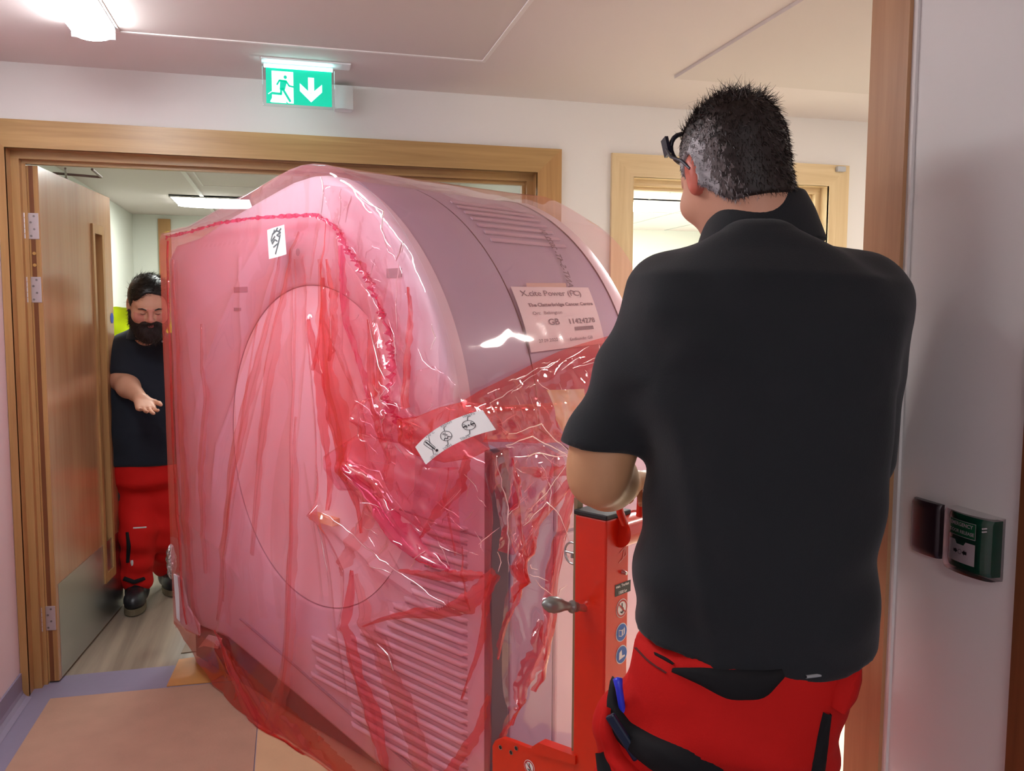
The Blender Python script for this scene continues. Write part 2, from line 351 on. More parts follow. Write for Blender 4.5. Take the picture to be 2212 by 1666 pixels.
for lo, hi in (((u0-fr*.6, -.006, z0-fr), (u0+.012, LT+.009, z1+fr)), ((u1-.012, -.006, z0-fr), (u1+fr*.6, LT+.009, z1+fr)), ((u0+.012, -.006, z1-.012), (u1-.012, LT+.009, z1+fr)), ((u0+.012, -.006, z0-fr), (u1-.012, LT+.009, z0+.012))):
    bb.box(lo, hi, OAKZ, q)
bead = bb.build('glazing_bead', door)
MB().box((u0+.012, .021, z0+.012), (u1-.012, .027, z1-.012), clear('vision_glass', (.55, .5, .45, 1)), q).build('glass_pane', door)
MB().box((.025, LT, .012), (LW-.02, LT+.002, .40), STEEL, q).build('kick_plate', door, label='brushed steel kick plate')
def hinge(z):
    b = MB(); zz = z
    b.rbox((-.0045, .004, zz-.05), (-.0012, LT-.004, zz+.05), HING, .001, q)
    for i in range(5):
        b.tube([LF(-.009, -.004, zz-.05+i*.02+.001), LF(-.009, -.004, zz-.05+(i+1)*.02-.001)], .007, HING, 10)
    for k, zo in enumerate((-.038, -.012, .014, .038)):
        c = LF(-.005, .016+.012*(k % 2), zz+zo); b.tube([c, LF(-.0062, .016+.012*(k % 2), zz+zo)], .0042, mat('screw_head', (.3, .28, .28, 1), .4, 1.), 10)
    b.build('hinge', door, label='satin metal butt hinge with round screws')
for z in (1.83, 1.585, .27): hinge(z)
b = MB()
for z in (1.725, 1.68): b.tube([LF(-.003, .024, z), LF(-.006, .024, z)], .0065, mat('brass', (.8, .55, .2, 1), .3, 1.), 12)
b.build('screw', door, label='brass screw heads in the door edge')
b = MB(); cl = 1.47   # round blue sign near the leading edge, on the room side strip of the leaf
fn = lambda x, y: LF(LW-.032+x, LT+.0012, cl+y)
b.disc((0, 0), .026, mat('blue_sign', srgb(24, 60, 170), .4), fn); b.build('round_sign', door, label='round blue fire door sign')
MB().box((LW-.03, LT+.001, .55), (LW-.001, LT+.012, 1.2), mat('lock_black', (.02, .018, .018, 1), .5), q).build('lock_plate', door, label='dark upright plate on the leading edge')
# closer arms over the leaf
cz = 2.12; b = MB(); M_ = mat('closer_bronze', (.22, .17, .15, 1), .45, .4)
p1, p2, p3, p4, p5 = onZ(114, 374, cz), onZ(219, 383, cz), onZ(199, 366, cz), onZ(143, 384, cz-.01), onZ(141, 364, cz)
b.tube([p1, p2], .006, M_, 6).tube([p3, p2], .006, M_, 6).tube([p5, p4], .005, M_, 6)
b.tube([(p4[0], p4[1], cz-.01), (p4[0], p4[1], 2.06)], .008, M_, 8)
b.build('closer_arm', door, label='dark bronze door closer arms')

# ================================================================== floor protection
def board(name, pts, z0, z1, m, **k):
    return MB().prism(pts, lambda u, v, t: (u, v, t), z0, z1, m).build(name, **k)
xs = -.14
board('hardboard_sheet', [(-.935, 1.2), (xs-.002, 1.2), (xs-.002, 3.505), (-.925, 3.52)], .0005, .0045, HARDB, label='large brown hardboard floor sheet along the left wall in front of the doorway', cat='floor board', group='floor protection boards')
board('hardboard_sheet', [(xs+.002, 1.1), (1.02, 1.1), (1.05, 2.2), (1.2, 3.3), (xs+.002, 3.46)], .0005, .0045, HARDP, label='tan hardboard floor sheet right of the seam, running under the wrapped machine', cat='floor board', group='floor protection boards')
board('plywood_sheet', [(-.505, 3.53), (.6, 3.50), (.6, 3.95), (-.49, 3.80)], .0005, .0035, PLYO, label='narrow orange wooden board lying across the doorway threshold', cat='floor board')
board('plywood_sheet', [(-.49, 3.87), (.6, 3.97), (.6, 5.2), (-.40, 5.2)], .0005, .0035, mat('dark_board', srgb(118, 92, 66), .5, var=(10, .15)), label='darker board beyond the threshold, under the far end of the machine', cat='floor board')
board('floor_sheet', [(1.28, 1.5), (4.4, 1.5), (4.4, 3.5), (1.35, 3.5)], .0005, .004, CREAM, label='cream floor covering in the side hall beyond the wooden wall end, bright light painted into its pale tone', cat='floor board')

# ================================================================== wall devices at the right
def WR(u, h, z): return (1.1-h, u, z)        # on wall_right: u along Y, h out of the wall
t = empty('emergency_release_box', (1.1, 1.143, 1.07), label='green emergency door release box with clear cover on the right wall', cat='door release')
GR = mat('release_green', srgb(4, 74, 50), .25, coat=.4); GRL = mat('release_green_bright', srgb(14, 122, 72), .4)
yc, zc_ = 1.137, 1.125; hw, hh = .046, .046
cur = lambda u, v, tt: WR(yc+u, tt*(1-.28*(u/hw)**2), zc_+v)
b = MB(); n = 14
def shell(b, hw, hh, d, m, r=.01):
    def fn(a, c):
        u = (a*2-1)*hw; v = (c*2-1)*hh; k = max(0, (abs(u)-hw+r)/r); l = max(0, (abs(v)-hh+r)/r)
        h = d*(1-.25*(u/hw)**2)-r*.6*(k**3+l**3)*.5
        return WR(yc-u, max(h, .002), zc_+v)
    b.grid(fn, 24, 16, m)
    n_ = 24
    for c in (0, 1): b.grid(lambda a, e: (lambda p: (1.1-(1.1-p[0])*e, p[1], p[2]))(fn(a, c)), 24, 2, m)
    for a in (0, 1): b.grid(lambda c, e: (lambda p: (1.1-(1.1-p[0])*e, p[1], p[2]))(fn(a, c)), 16, 2, m)
shell(b, hw, hh, .030, GR); b.build('housing', t)
fs = lambda u, v: WR(yc-u, .0306*(1-.25*(u/hw)**2)+.0004, zc_+v)
fs2 = lambda u, v: WR(yc-u, .0306*(1-.25*(u/hw)**2)+.0009, zc_+v)
WHT = mat('sign_white', (.85, .87, .85, 1), .5)
b = MB(); b.grid(lambda a, c: fs(-.036+a*.058, .010+c*.026), 10, 2, GRL, False)
for z in (.010, .036): b.line([(-.036+.058*i/8, z) for i in range(9)], .0008, WHT, fs2)
for x in (-.036, .022): b.line([(x, .010), (x, .036)], .0008, WHT, fs2)
b.text('EMERGENCY', .0088, WHT, lambda x, y: fs2(x-.0335, y+.0295), .0002); b.text('DOOR RELEASE', .0078, WHT, lambda x, y: fs2(x-.035, y+.0175), .0002)
b.build('sign_plate', t, label='green plate reading EMERGENCY DOOR RELEASE')
b = MB(); b.grid(lambda a, c: fs(-.036+a*.058, -.034+c*.036), 10, 2, WHT, False)
b.poly([(-.020, .0022), (.004, .0022), (.0, -.004), (-.016, -.004)], GR, fs2)
b.disc((-.008, -.016), .0042, INK, fs2, r2=.0034)
for sx in (-1, 1):
    c = -.008+sx*.012; b.poly([(c-sx*.007+0*sx, -.016), (c-sx*.002, -.0205), (c-sx*.002, -.0185), (c+sx*.003, -.0185), (c+sx*.003, -.0135), (c-sx*.002, -.0135), (c-sx*.002, -.0115)][::sx], INK, fs2)
b.build('break_panel', t, label='white press panel with two arrows around a circle')
b = MB(); COV = clear('clear_cover', (.97, .9, .93, 1), 1.5)
shell(b, hw+.005, hh+.005, .040, COV, .014); b.build('clear_cover', t, label='clear hinged plastic cover')
b = MB()
for z in (.034, .029): b.tube([fs2(.040, z), WR(yc-.040, .034, zc_+z)], .0012, WHT, 8)
b.build('indicator', t)
t = empty('card_reader', (1.1, 1.2505, 1.07), label='slim black door access reader left of the green release box', cat='card reader')
yc2, zc2 = 1.2505, 1.122; BLKP = mat('reader_black', (.02, .008, .012, 1), .3, coat=.2)
def fn(a, c):
    u = (a*2-1)*.034; v = (c*2-1)*.048; k = max(0, (abs(u)-.026)/.008); l = max(0, (abs(v)-.040)/.008)
    return WR(yc2-u, .017*(1-.25*(u/.034)**2)-.004*(k**3+l**3), zc2+v)
b = MB(); b.grid(fn, 20, 16, BLKP)
for c in (0, 1): b.grid(lambda a, e: (lambda p: (1.1-(1.1-p[0])*e, p[1], p[2]))(fn(a, c)), 20, 2, BLKP)
for a in (0, 1): b.grid(lambda c, e: (lambda p: (1.1-(1.1-p[0])*e, p[1], p[2]))(fn(a, c)), 16, 2, BLKP)
b.build('front_cover', t); MB().rbox((1.094, yc2-.032, zc2-.0495), (1.1, yc2+.032, zc2+.046), mat('reader_grey_base', (.3, .28, .28, 1), .5)).build('base', t, label='grey base edge')

# ================================================================== exit sign
t = empty('exit_sign', (.05, 3.3, ZC), label='lit green running man exit sign with a down arrow hanging from the ceiling', cat='exit sign')
EG = mat('exit_green', srgb(0, 160, 130), .4, emit=srgb(0, 196, 158), es=.75); EW = mat('exit_white', (.8, .95, .93, 1), .4, emit=(.62, .95, .93, 1), es=1.0)
x0, x1, z0, z1 = -.081, .176, 2.254, 2.396
MB().rbox((-.085, 3.265, 2.413), (.236, 3.345, ZC), WHITE, .003).build('ceiling_plate', t)
MB().rbox((x0, 3.297, z0), (x1, 3.303, z1), clear('sign_acrylic', (.93, .98, .98, 1)), .001).build('acrylic_panel', t, label='clear acrylic border panel')
sx0, sx1, sz0, sz1 = x0+.012, x1-.010, z0+.009, z1-.006
sx = lambda u, v: (sx0+(sx1-sx0)*u/2.06, 3.2955, sz0+(sz1-sz0)*v)      # u 0..2.06, v 0..1
sy = lambda u, v: (sx0+(sx1-sx0)*u/2.06, 3.2948, sz0+(sz1-sz0)*v)
sw = lambda u, v: (sx0+(sx1-sx0)*u/2.06, 3.2941, sz0+(sz1-sz0)*v)
b = MB(); b.box((sx0, 3.296, sz0), (sx1, 3.2968, sz1), EG)
b.poly([(.16, .02), (.90, .02), (.86, .92), (.18, .92)], EW, sx) if 0 else b.poly([(.16, .03), (.85, .03), (.85, .92), (.18, .92), (.18, .16), (.12, .05)], EW, sx)
b.poly([(1.42, .03), (1.76, .38), (1.76, .60), (1.50, .40), (1.50, .78), (1.30, .78), (1.30, .40), (1.06, .60), (1.06, .38)], EW, sx) if 0 else None
b.poly([(1.31, .80), (1.50, .80), (1.50, .36), (1.31, .36)], EW, sx); b.poly([(1.40, .10), (1.75, .40), (1.75, .62), (1.40, .34)], EW, sx); b.poly([(1.40, .10), (1.40, .34), (1.05, .62), (1.05, .40)], EW, sx)
b.disc((.60, .76), .052, EG, sy)
b.line([(.34, .54), (.42, .66), (.62, .65), (.72, .52), (.86, .50)], .05, EG, sy)
b.poly([(.44, .67), (.66, .66), (.58, .40), (.42, .40)], EG, sy); b.line([(.52, .42), (.74, .09)], .07, EG, sy); b.line([(.47, .42), (.46, .28), (.12, .29)], .07, EG, sy)
b.line([(.07, .26), (.17, .33)], .02, EW, sw); b.line([(.62, .06), (.70, .0)], .03, EG, sy)
b.build('pictogram', t)
MB().box((x0+.006, 3.292, z1-.003), (x1-.006, 3.308, z1+.006), mat('exit_tube', (.8, 1, 1, 1), .4, emit=(.45, 1, .98, 1), es=7.0)).build('light_bar', t, label='glowing cyan light bar')
p = onY(742, 210, 3.545)
b = MB(); b.rbox((p[0]-.038, 3.53, p[2]-.052), (p[0]+.038, YW, p[2]+.045), WHITE, .008)
b.grid(lambda a, c: (p[0]-.030+.06*a, 3.53-.012*sin(pi*a), p[2]-.05+.09*c), 12, 2, WHITE)
b.build('wall_box', label='small white box on the wall right behind the lit exit sign', cat='wall box')
p = onY(1818, 365, 3.55)
MB().rbox((p[0]-.022, 3.545, p[2]-.012), (p[0]+.022, 3.567, p[2]+.012), mat('sensor_grey', (.45, .46, .48, 1), .4), .003).build('door_sensor', label='tiny grey contact block at the top right corner of the pale oak frame', cat='sensor')
# ================================================================== the wrapped scanner gantry
P0 = np.array([-.533, 3.921, 0]); ES = np.array([.5225, -.8526, 0]); EB = np.array([.8526, .5225, 0])
def G(s, b, z): p = P0+ES*s+EB*b; return (p[0], p[1], z)
def toG(x, y, bpl): p = onplane(x, y, EB, EB@P0+bpl); return np.array([(p-P0)@ES, p[2]])       # front plane -> (s, z)
def toE(x, y, spl): p = onplane(x, y, ES, ES@P0+spl); return np.array([(p-P0)@EB, p[2]])       # end plane -> (b, z)
CS, CZ = 1.0, 1.1
def toC(x, y, R):                       # drum surface -> (angle, b)
    q = ray(x, y); so = (EYE-P0)@ES-CS; sd = q@ES; zo = CH-CZ; zd = q[2]
    A = sd*sd+zd*zd; B_ = 2*(so*sd+zo*zd); C_ = so*so+zo*zo-R*R; D = max(0, B_*B_-4*A*C_); t = (-B_-sqrt(D))/(2*A)
    p = EYE+q*t; return np.array([atan2((p-P0)@ES-CS, p[2]-CZ), (p-P0)@EB])
def CY(a, b, R): return G(CS+R*sin(a), b, CZ+R*cos(a))
GW = mat('gantry_white', srgb(228, 222, 230), .35, coat=.2); GGREY = mat('gantry_grey', srgb(176, 174, 196), .4)
GDK = mat('gantry_dark_post', srgb(96, 84, 96), .45); GLIN = mat('gantry_joint', srgb(158, 150, 162), .5); GBASE = mat('gantry_base', srgb(46, 40, 44), .6)
gan = empty('scanner_gantry', G(1.0, .45, 0), atan2(ES[1], ES[0]), label='large white and grey medical scanner under pink film, halfway through the doorway', cat='medical scanner')
# outline of the housing, counter-clockwise from the far bottom
def outline(R, left_in=0., bot=0.):
    o = [(.088, 0.165+bot), (.062, 1.72), (.14, 1.78), (.35, 1.80), (.6, 1.858), (.8, 1.90), (.95, 1.93), (1.05, 1.948), (1.15, 1.955), (1.22, 1.950)]
    o += [(CS+R*sin(radians(a)), CZ+R*cos(radians(a))) for a in range(19, 89, 2)]
    o += [(2.0-left_in, 1.10), (2.0-left_in, .03+bot)]
    o += [(1.51, .035+bot), (1.0, .115+bot), (.5, .19+bot)]
    return o
def densify(o, L=.04):
    r_ = []
    for i in range(len(o)):
        a = np.array(o[i]); c = np.array(o[(i+1) % len(o)]); n = max(1, int(np.linalg.norm(c-a)/L))
        r_ += [tuple(a+(c-a)*k/n) for k in range(n)]
    return r_
OUT = densify(outline(.885)); BC = np.array((1.13, 1.04)); BR = .555
def ring_face(b, rings, m, smooth=True):
    n = len(rings[0]); vs = [G(*p) for rg in rings for p in rg]
    b.add(vs, [(i*n+k, i*n+(k+1) % n, (i+1)*n+(k+1) % n, (i+1)*n+k) for i in range(len(rings)-1) for k in range(n)], m, smooth)
angs = [atan2(p[1]-BC[1], p[0]-BC[0]) for p in OUT]
circ = lambda r_, b: [(BC[0]+r_*cos(a), b, BC[1]+r_*sin(a)) for a in angs]
oin = lambda k, b: [(BC[0]+(p[0]-BC[0])*k, b, BC[1]+(p[1]-BC[1])*k) for p in OUT]
b = MB(); ring_face(b, [circ(BR, .012), circ(BR+.008, .0), oin(.975, 0.), oin(.992, .008), oin(1., .03), oin(1., .06)], GW)
b.build('front_cover', gan)
b = MB(); ring_face(b, [circ(BR, .012), circ(BR-.004, .018)], GLIN, False); b.build('bore_joint', gan, label='thin grey ring line around the bore')
b = MB(); ring_face(b, [circ(BR-.004, .014), circ(BR-.03, .02), circ(BR-.10, .028), circ(BR-.15, .03), circ(BR-.17, .03), circ(.30, .03), circ(.0005, .03)], mat('bore_white', srgb(252, 250, 252), .3)); b.build('bore_cover', gan, label='smooth bright white cover closing the bore')
k = .995; ob = [(1+(p[0]-1)*k, p[1]*1.0-(.004 if p[1] > 1 else 0)) for p in OUT]
b = MB(); ring_face(b, [[(p[0], bb, p[1]) for p in ob] for bb in (.058, .34)], GGREY)
ring_face(b, [[(1+(p[0]-1)*.996, bb, p[1]-.003) for p in ob] for bb in (.34, .346)], GLIN)
ring_face(b, [[(p[0], bb, p[1]) for p in ob] for bb in (.346, .86)], GGREY); b.build('drum_cover', gan, label='grey barrel cover over the top')
b = MB(); ring_face(b, [oin(1., .86), oin(1., .92), oin(.98, .95), circ(.5, .95), circ(.3, .9), circ(.02, .9)], GW); b.build('rear_cover', gan)
# vents across the drum
b = MB()
for i in range(7):
    a = radians(28+i*2.6); b.box((a-.012, .40, 0), (a+.004, .78, .004), mat('vent_light', srgb(200, 190, 205), .5), lambda u, v, h: CY(u, v, .883+h*1.2))
b.build('vent_slats', gan)
b = MB(); a0, bb0 = toG(852, 590, 0); b.box((a0-.035, -.003, bb0-.014), (a0+.035, .0, bb0+.014), mat('grip_grey', srgb(130, 120, 130), .5), G); b.build('grip_recess', gan, label='small grey grip recess near the front rim')
# louvres on the near lower half of the front
b = MB(); LV = mat('louvre_white', srgb(238, 228, 236), .4)
for i in range(24):
    z = .14+i*.033; r_ = .64; dz = z-BC[1]
    s0 = BC[0]+(sqrt(max(0, r_*r_-dz*dz)) if abs(dz) < r_ else 0); s0 = max(s0, BC[0]+.0+(.0 if z < .4 else .05))+.02*sin(i*1.7); s1 = 1.925
    if z < .22: s0 = 1.35
    b.tube([G(s0, .004, z), G(s0+.03, -.007, z), G(s1-.02, -.007, z), G(s1, .004, z)], [.003, .008, .008, .003], LV, 8)
    b.box((s0+.01, -.0012, z-.016), (s1-.005, .003, z-.010), mat('louvre_shade', srgb(176, 166, 178), .5), G)  # grey strips paint the soft shade between the ribs
b.build('louvres', gan, label='rows of horizontal louvre ribs')
b = MB(); pts = [toG(*p, -.001) for p in ((520, 1337), (600, 1405), (700, 1493), (856, 1626), (920, 1680))]; b.tube([G(p[0], -.002, p[1]) for p in pts], .005, GLIN, 6)
b.build('cover_joint', gan)
MB().tube([G(1.62, -.001, .905), G(1.98, -.001, .885)], .003, GLIN, 6).build('cover_joint', gan)
b = MB(); b.disc((0, 0), .013, GLIN, lambda x, y: G(toG(644, 545, 0)[0]+x, -.0015, toG(644, 545, 0)[1]+y)); b.build('fixing_hole', gan); b = MB(); p = toG(520, 620, 0); b.box((p[0]-.05, -.002, p[1]-.02), (p[0]+.05, 0, p[1]+.0), GLIN, G)
b.build('front_mark', gan); b = MB(); p = toG(512, 665, 0); b.box((p[0]-.02, -.003, p[1]-.012), (p[0]+.03, 0, p[1]+.0), GLIN, G)
b.build('front_mark', gan)
p = toG(700, 1125, 0); MB().box((p[0]-.09, .0, p[1]-.012), (p[0]+.05, .0285, p[1]+.012), mat('amber_label', srgb(240, 190, 130), .5), G).build('amber_label', gan, label='blurred orange strip label by the bore')
# near end face: dark post, grey upright, white panel
MB().rbox((1.985, .0, .05), (2.012, .075, 1.13), GDK, .006, G).build('corner_post', gan, label='dark upright corner post')
MB().rbox((1.99, .085, .05), (2.006, .27, 1.10), mat('gantry_mauve', srgb(170, 160, 186), .4), .006, G).build('end_upright', gan, label='grey mauve upright beside the corner post')
MB().rbox((1.99, .28, .06), (2.008, .86, .84), GW, .008, G).rbox((1.99, .28, .85), (2.008, .86, 1.09), GW, .008, G).build('end_panel', gan)
b = MB().box((.16, .035, .0125), (1.955, .85, .25), GBASE, G)
b.build('base_frame', gan, label='dark base frame')
b = MB()
for s_ in (.3, 1.65):
    for bb in (.12, .78): MB().tube([G(s_, bb-.02, .05), G(s_, bb+.02, .05)], .0395, BLACK, 20).build('wheel', gan)
# delivery sheet taped to the drum
RC = .8875
c00, c10, c01, c11 = toC(1146, 762, RC), toC(1306, 742, RC), toC(1102, 620, RC), toC(1270, 622, RC)
def sheetf(h):
    def fn(u, v):
        p = (c00*(1-u)+c10*u)*(1-v)+(c01*(1-u)+c11*u)*v; return CY(p[0], p[1], RC+h)
    return fn
b = MB(); f0 = sheetf(.002); b.grid(lambda u, v: f0(u, v), 8, 24, PAPER); sh = b.build('delivery_sheet', gan, label='white printed delivery sheet taped to the barrel')
f1 = sheetf(.0035); W_, H_ = 1.0, 1.0
b = MB(); tx = lambda x0, y0: (lambda x, y: f1(x0+x, y0+y*1.25))
b.text('X.cite Power (FC)', .105, GREYINK, tx(.08, .88), .001); b.text('The Clatterbridge Cancer Centre', .062, GREYINK, tx(.12, .69), .002)
b.text('Ort:', .058, GREYINK, tx(.14, .56)); b.text('Bebington', .058, GREYINK, tx(.28, .56)); b.text('GB', .11, GREYINK, tx(.30, .41), .002); b.text('11424278', .092, GREYINK, tx(.56, .40), .002)
b.poly([(.62, .25), (.88, .25), (.88, .31), (.62, .31)], GREYINK, f1)
b.text('27.09.2022', .055, GREYINK, tx(.12, .14)); b.text('Endkunde: GB', .055, GREYINK, tx(.52, .12)); b.build('print', sh)
a_, c_ = toC(1136, 612, RC), toC(1222, 612, RC); d_, e_ = toC(1140, 640, RC), toC(1226, 645, RC)
b = MB(); b.grid(lambda u, v: (lambda p: CY(p[0], p[1], RC+.0012))((d_*(1-u)+e_*u)*(1-v)+(a_*(1-u)+c_*u)*v), 6, 4, mat('masking_tape', srgb(214, 196, 178), .6)); b.build('tape', sh, label='strip of beige masking tape')
# lettering running up the barrel
pa, pb = toC(1236, 632, RC), toC(1178, 508, RC); dv = pb-pa; ln = hypot(dv[0]*RC, dv[1]); ux = np.array((dv[0]*RC, dv[1]))/ln; uy = np.array((ux[1], -ux[0]))
def along(x, y): q = ux*x+uy*y; return CY(pa[0]+q[0]/RC, pa[1]+q[1], RC+.002)
b = MB(); b.text('LANT-S-4T- 2022 01', ln/7.6, mat('stencil_ink', (.12, .11, .14, 1), .5), along, .0008); b.build('stencil', gan, label='grey stencilled date lettering on the barrel')

# ------------------------------------------------------------------ the pink film
wrap = empty('plastic_wrap', G(1.0, -.05, 0), atan2(ES[1], ES[0]), label='translucent pink plastic film draped and gathered over the scanner', cat='plastic film')
def segdist(S_, Z_, pts):
    """distance field to a polyline and position along it"""
    best = np.full(S_.shape, 9.); tt = np.zeros(S_.shape); n = len(pts)-1
    for i in range(n):
        a = np.array(pts[i][:2]); c = np.array(pts[i+1][:2]); d = c-a; L2 = d@d+1e-9
        t = np.clip(((S_-a[0])*d[0]+(Z_-a[1])*d[1])/L2, 0, 1)
        e = np.hypot(S_-a[0]-t*d[0], Z_-a[1]-t*d[1]); m = e < best; best = np.where(m, e, best); tt = np.where(m, (i+t)/n, tt)
    return best, tt
rng = np.random.RandomState(3)
_pf = [(rng.uniform(2, 7), rng.uniform(2, 7)*(.6 if k % 2 else 1), rng.uniform(0, 6.28), rng.uniform(0, 2*pi)) for k in range(14)]
def crumple(x, y, f=1.0):
    """ridged folds: sum of warped triangle waves, 0..1"""
    o = 0; w_ = 0
    for k, (a, c, p, th) in enumerate(_pf):
        fr = f*(1+.45*k); u = (x*cos(th)+y*sin(th))*fr+.35*np.sin(y*a*f+p)+.35*np.sin(x*c*f-p)
        o = o+(1-np.abs(((u) % 2)-1)*1.0)**2.2/(1+.5*k); w_ += 1/(1+.5*k)
    return o/w_
def noise2(x, y, f, seed=0):
    o = 0
    for k in range(5): o = o+np.sin(x*f*(1+.7*k)+1.3*k+seed+1.7*np.sin(y*f*.6*(1+.5*k)+k))*np.sin(y*f*(1+.6*k)-.7*k+seed*2+1.5*np.sin(x*f*.7+k*2))/(1+k*.6)
    return o/2.6
# crease crests on the front, photographed lines projected to the front plane: points, height, width
FC = []
def crease(px, h, w, pl=-.04): FC.append(([toG(x, y, pl) for x, y in px], h, w))
crease([(640, 540), (636, 900), (636, 1150), (622, 1400), (612, 1590)], .022, .02)
crease([(690, 500), (672, 640), (655, 900), (645, 1000)], .016, .025)
crease([(600, 560), (560, 700), (515, 850), (470, 960), (455, 1100)], .016, .03)
crease([(640, 560), (600, 700), (560, 860), (515, 1060), (480, 1330)], .018, .03)
crease([(560, 520), (500, 640), (440, 800), (410, 960)], .010, .035)
crease([(520, 560), (522, 780), (500, 1080), (490, 1320)], .012, .03)
crease([(660, 560), (690, 800), (705, 1000), (715, 1180), (735, 1360), (762, 1560)], .018, .02)
crease([(678, 690), (690, 900), (692, 1000), (716, 1120)], .030, .018)
crease([(700, 560), (722, 800), (760, 960), (800, 1060)], .020, .03)
crease([(712, 1105), (760, 1160), (830, 1215), (920, 1275), (985, 1325)], .050, .05)
crease([(712, 1105), (735, 1160), (762, 1230), (760, 1300), (756, 1350)], .040, .022)
crease([(756, 1350), (780, 1440), (800, 1520), (830, 1590), (850, 1666)], .034, .03)
crease([(750, 1010), (800, 1050), (840, 1110), (880, 1160), (920, 1190), (985, 1225)], .050, .03)
crease([(770, 1000), (830, 1040), (860, 1090), (900, 1160)], .040, .02)
crease([(830, 1210), (860, 1180), (890, 1228), (960, 1236), (1040, 1238)], .022, .02)
crease([(756, 1350), (850, 1328), (960, 1312), (1030, 1280)], .028, .02)
crease([(735, 520), (748, 640), (748, 760), (800, 900), (812, 1010)], .026, .022)
crease([(800, 640), (815, 700), (848, 800), (865, 900)], .030, .02)
crease([(870, 610), (872, 700), (885, 800)], .018, .015)
crease([(835, 560), (850, 640), (870, 690)], .014, .012)
crease([(660, 1000), (690, 1200), (700, 1320)], .008, .02)
crease([(800, 1355), (840, 1370), (860, 1420)], .014, .012)
crease([(900, 1300), (870, 1400), (880, 1470)], .006, .03)
crease([(480, 1340), (470, 1400), (520, 1480)], .02, .04)
crease([(1010, 1010), (960, 1090), (915, 1150)], .02, .02)
crease([(400, 700), (430, 900), (420, 1100)], .008, .04)
crease([(362, 560), (372, 800), (380, 1000), (400, 1200)], .012, .03)
crease([(380, 1110), (430, 1150), (490, 1200), (520, 1260)], .008, .02)
gat = toG(722, 500, -.04)
def FB(s, z):
    """film on the front: depth b (negative = towards the viewer's side)"""
    s = np.asarray(s, float); z = np.asarray(z, float)
    o = np.full(s.shape, .030)
    for pts, h, w in FC:
        d, t = segdist(s, z, pts); o = np.maximum(o, .026+h*np.exp(-d/w)*np.clip(8*t+.25, 0, 1)*np.clip(8*(1-t)+.1, 0, 1)) if 0 else o+h*np.exp(-d/w)*np.clip(6*(1-t)+.15, 0, 1)*.8
    r_ = np.hypot(s-gat[0], z-gat[1]); ph = np.arctan2(s-gat[0], gat[1]-z)
    o = o+np.clip(r_*.010, 0, .006)*np.abs(np.sin(ph*11+2*np.sin(r_*2.2)))*(z < gat[1])
    near = np.clip((s-1.25)/.35, 0, 1)*np.clip((1.5-z)/.25, 0, 1)
    o = o+near*(.004+.018*crumple(s*3.2, z*2.6))+(1-near)*.004*noise2(s, z, 5)
    up = np.clip((z-1.66)/.1, 0, 1)*np.clip((s-.5)/.4, 0, 1)*np.clip((2.1-z)/.15, 0, 1)
    o = o+up*.010*(crumple(s*5.5, z*1.2))
    cr = np.clip((s-1.55)/.15, 0, 1)*np.exp(-((z-1.22)/.14)**2)
    o = o+cr*(.030+.035*crumple(s*6, z*6.5))
    hem = np.clip((.35-z)/.35, 0, 1)**2; o = o+hem*(.05+.02*noise2(s, z*0, 6))*np.clip((s-.25)/.4, 0, 1)
    o = .012+(o-.012)*np.clip((s-.02)/.25+.1, 0, 1)
    return -o
OUTF = [(.065, 0.12), (.062, .6), (.052, 1.2), (.030, 1.80), (.045, 1.826), (.3, 1.842), (.46, 1.872), (.62, 1.900), (.76, 1.924), (.90, 1.952), (.98, 1.968), (1.06, 1.982), (1.13, 1.986), (1.20, 1.983), (1.27, 1.972)]+[(CS+.918*sin(radians(a)), CZ+.918*cos(radians(a))) for a in range(21, 85, 2)]+[(1.965, 1.16), (2.05, 1.12), (2.06, 1.05), (2.062, .6), (2.065, 0.02)]
TOPS = np.array([p for p in OUTF if p[1] > 1.79 or (p[0] > 1 and p[1] > 1.0)])
def topz(s):
    return float(np.interp(s, TOPS[:, 0], TOPS[:, 1]))
NU, NV = 360, 330
U = np.linspace(.030, 2.062, NU); uu = np.linspace(0, 1, NV)
# denser columns near the near rim so that the arch stays round
hemz = np.interp(U, [-.04, 0, .15, .35, .55, 2.1], [.15, .145, .11, .05, .008, .008])+.01*np.abs(np.sin(U*19))*(U < .6)
TZ = np.interp(U, TOPS[:, 0], TOPS[:, 1])
SS = np.repeat(U[:, None], NV, 1); ZZ = hemz[:, None]+(TZ-hemz)[:, None]*uu[None, :]
SS = SS+.036*(1-np.clip(ZZ/1.8, 0, 1))*np.exp(-(SS-.03)/.2)
BBf = FB(SS, ZZ)
dtop = np.clip((TZ[:, None]-ZZ)/.05, 0, 1)
BBf = -.012+(BBf+.012)*(dtop**.5)-.012*crumple(SS*7, ZZ*7)*(1-dtop)*dtop*3*(SS > .9)
b = MB()
vs = [G(SS[i, j], BBf[i, j], ZZ[i, j]) for i in range(NU) for j in range(NV)]
SEAMP = np.array([toG(x, y, -.045) for x, y in ((352, 514), (400, 502), (470, 482), (540, 472), (610, 467), (680, 464), (705, 476), (735, 497), (755, 545), (780, 575), (806, 615), (822, 665), (845, 715), (858, 770), (868, 820), (872, 870), (890, 905))])
seamz = np.interp(U, SEAMP[:, 0], SEAMP[:, 1], right=1.16)
fl = [(i, j) for i in range(NU-1) for j in range(NV-1)]; qf = lambda i, j: (i*NV+j, i*NV+j+1, (i+1)*NV+j+1, (i+1)*NV+j)
below = [qf(i, j) for i, j in fl if ZZ[i, j] < seamz[i]]; above = [qf(i, j) for i, j in fl if ZZ[i, j] >= seamz[i]]
hz_ = np.interp(U, [.1, .5, 1.0, 1.51, 2], [.155, .185, .115, .04, .03])
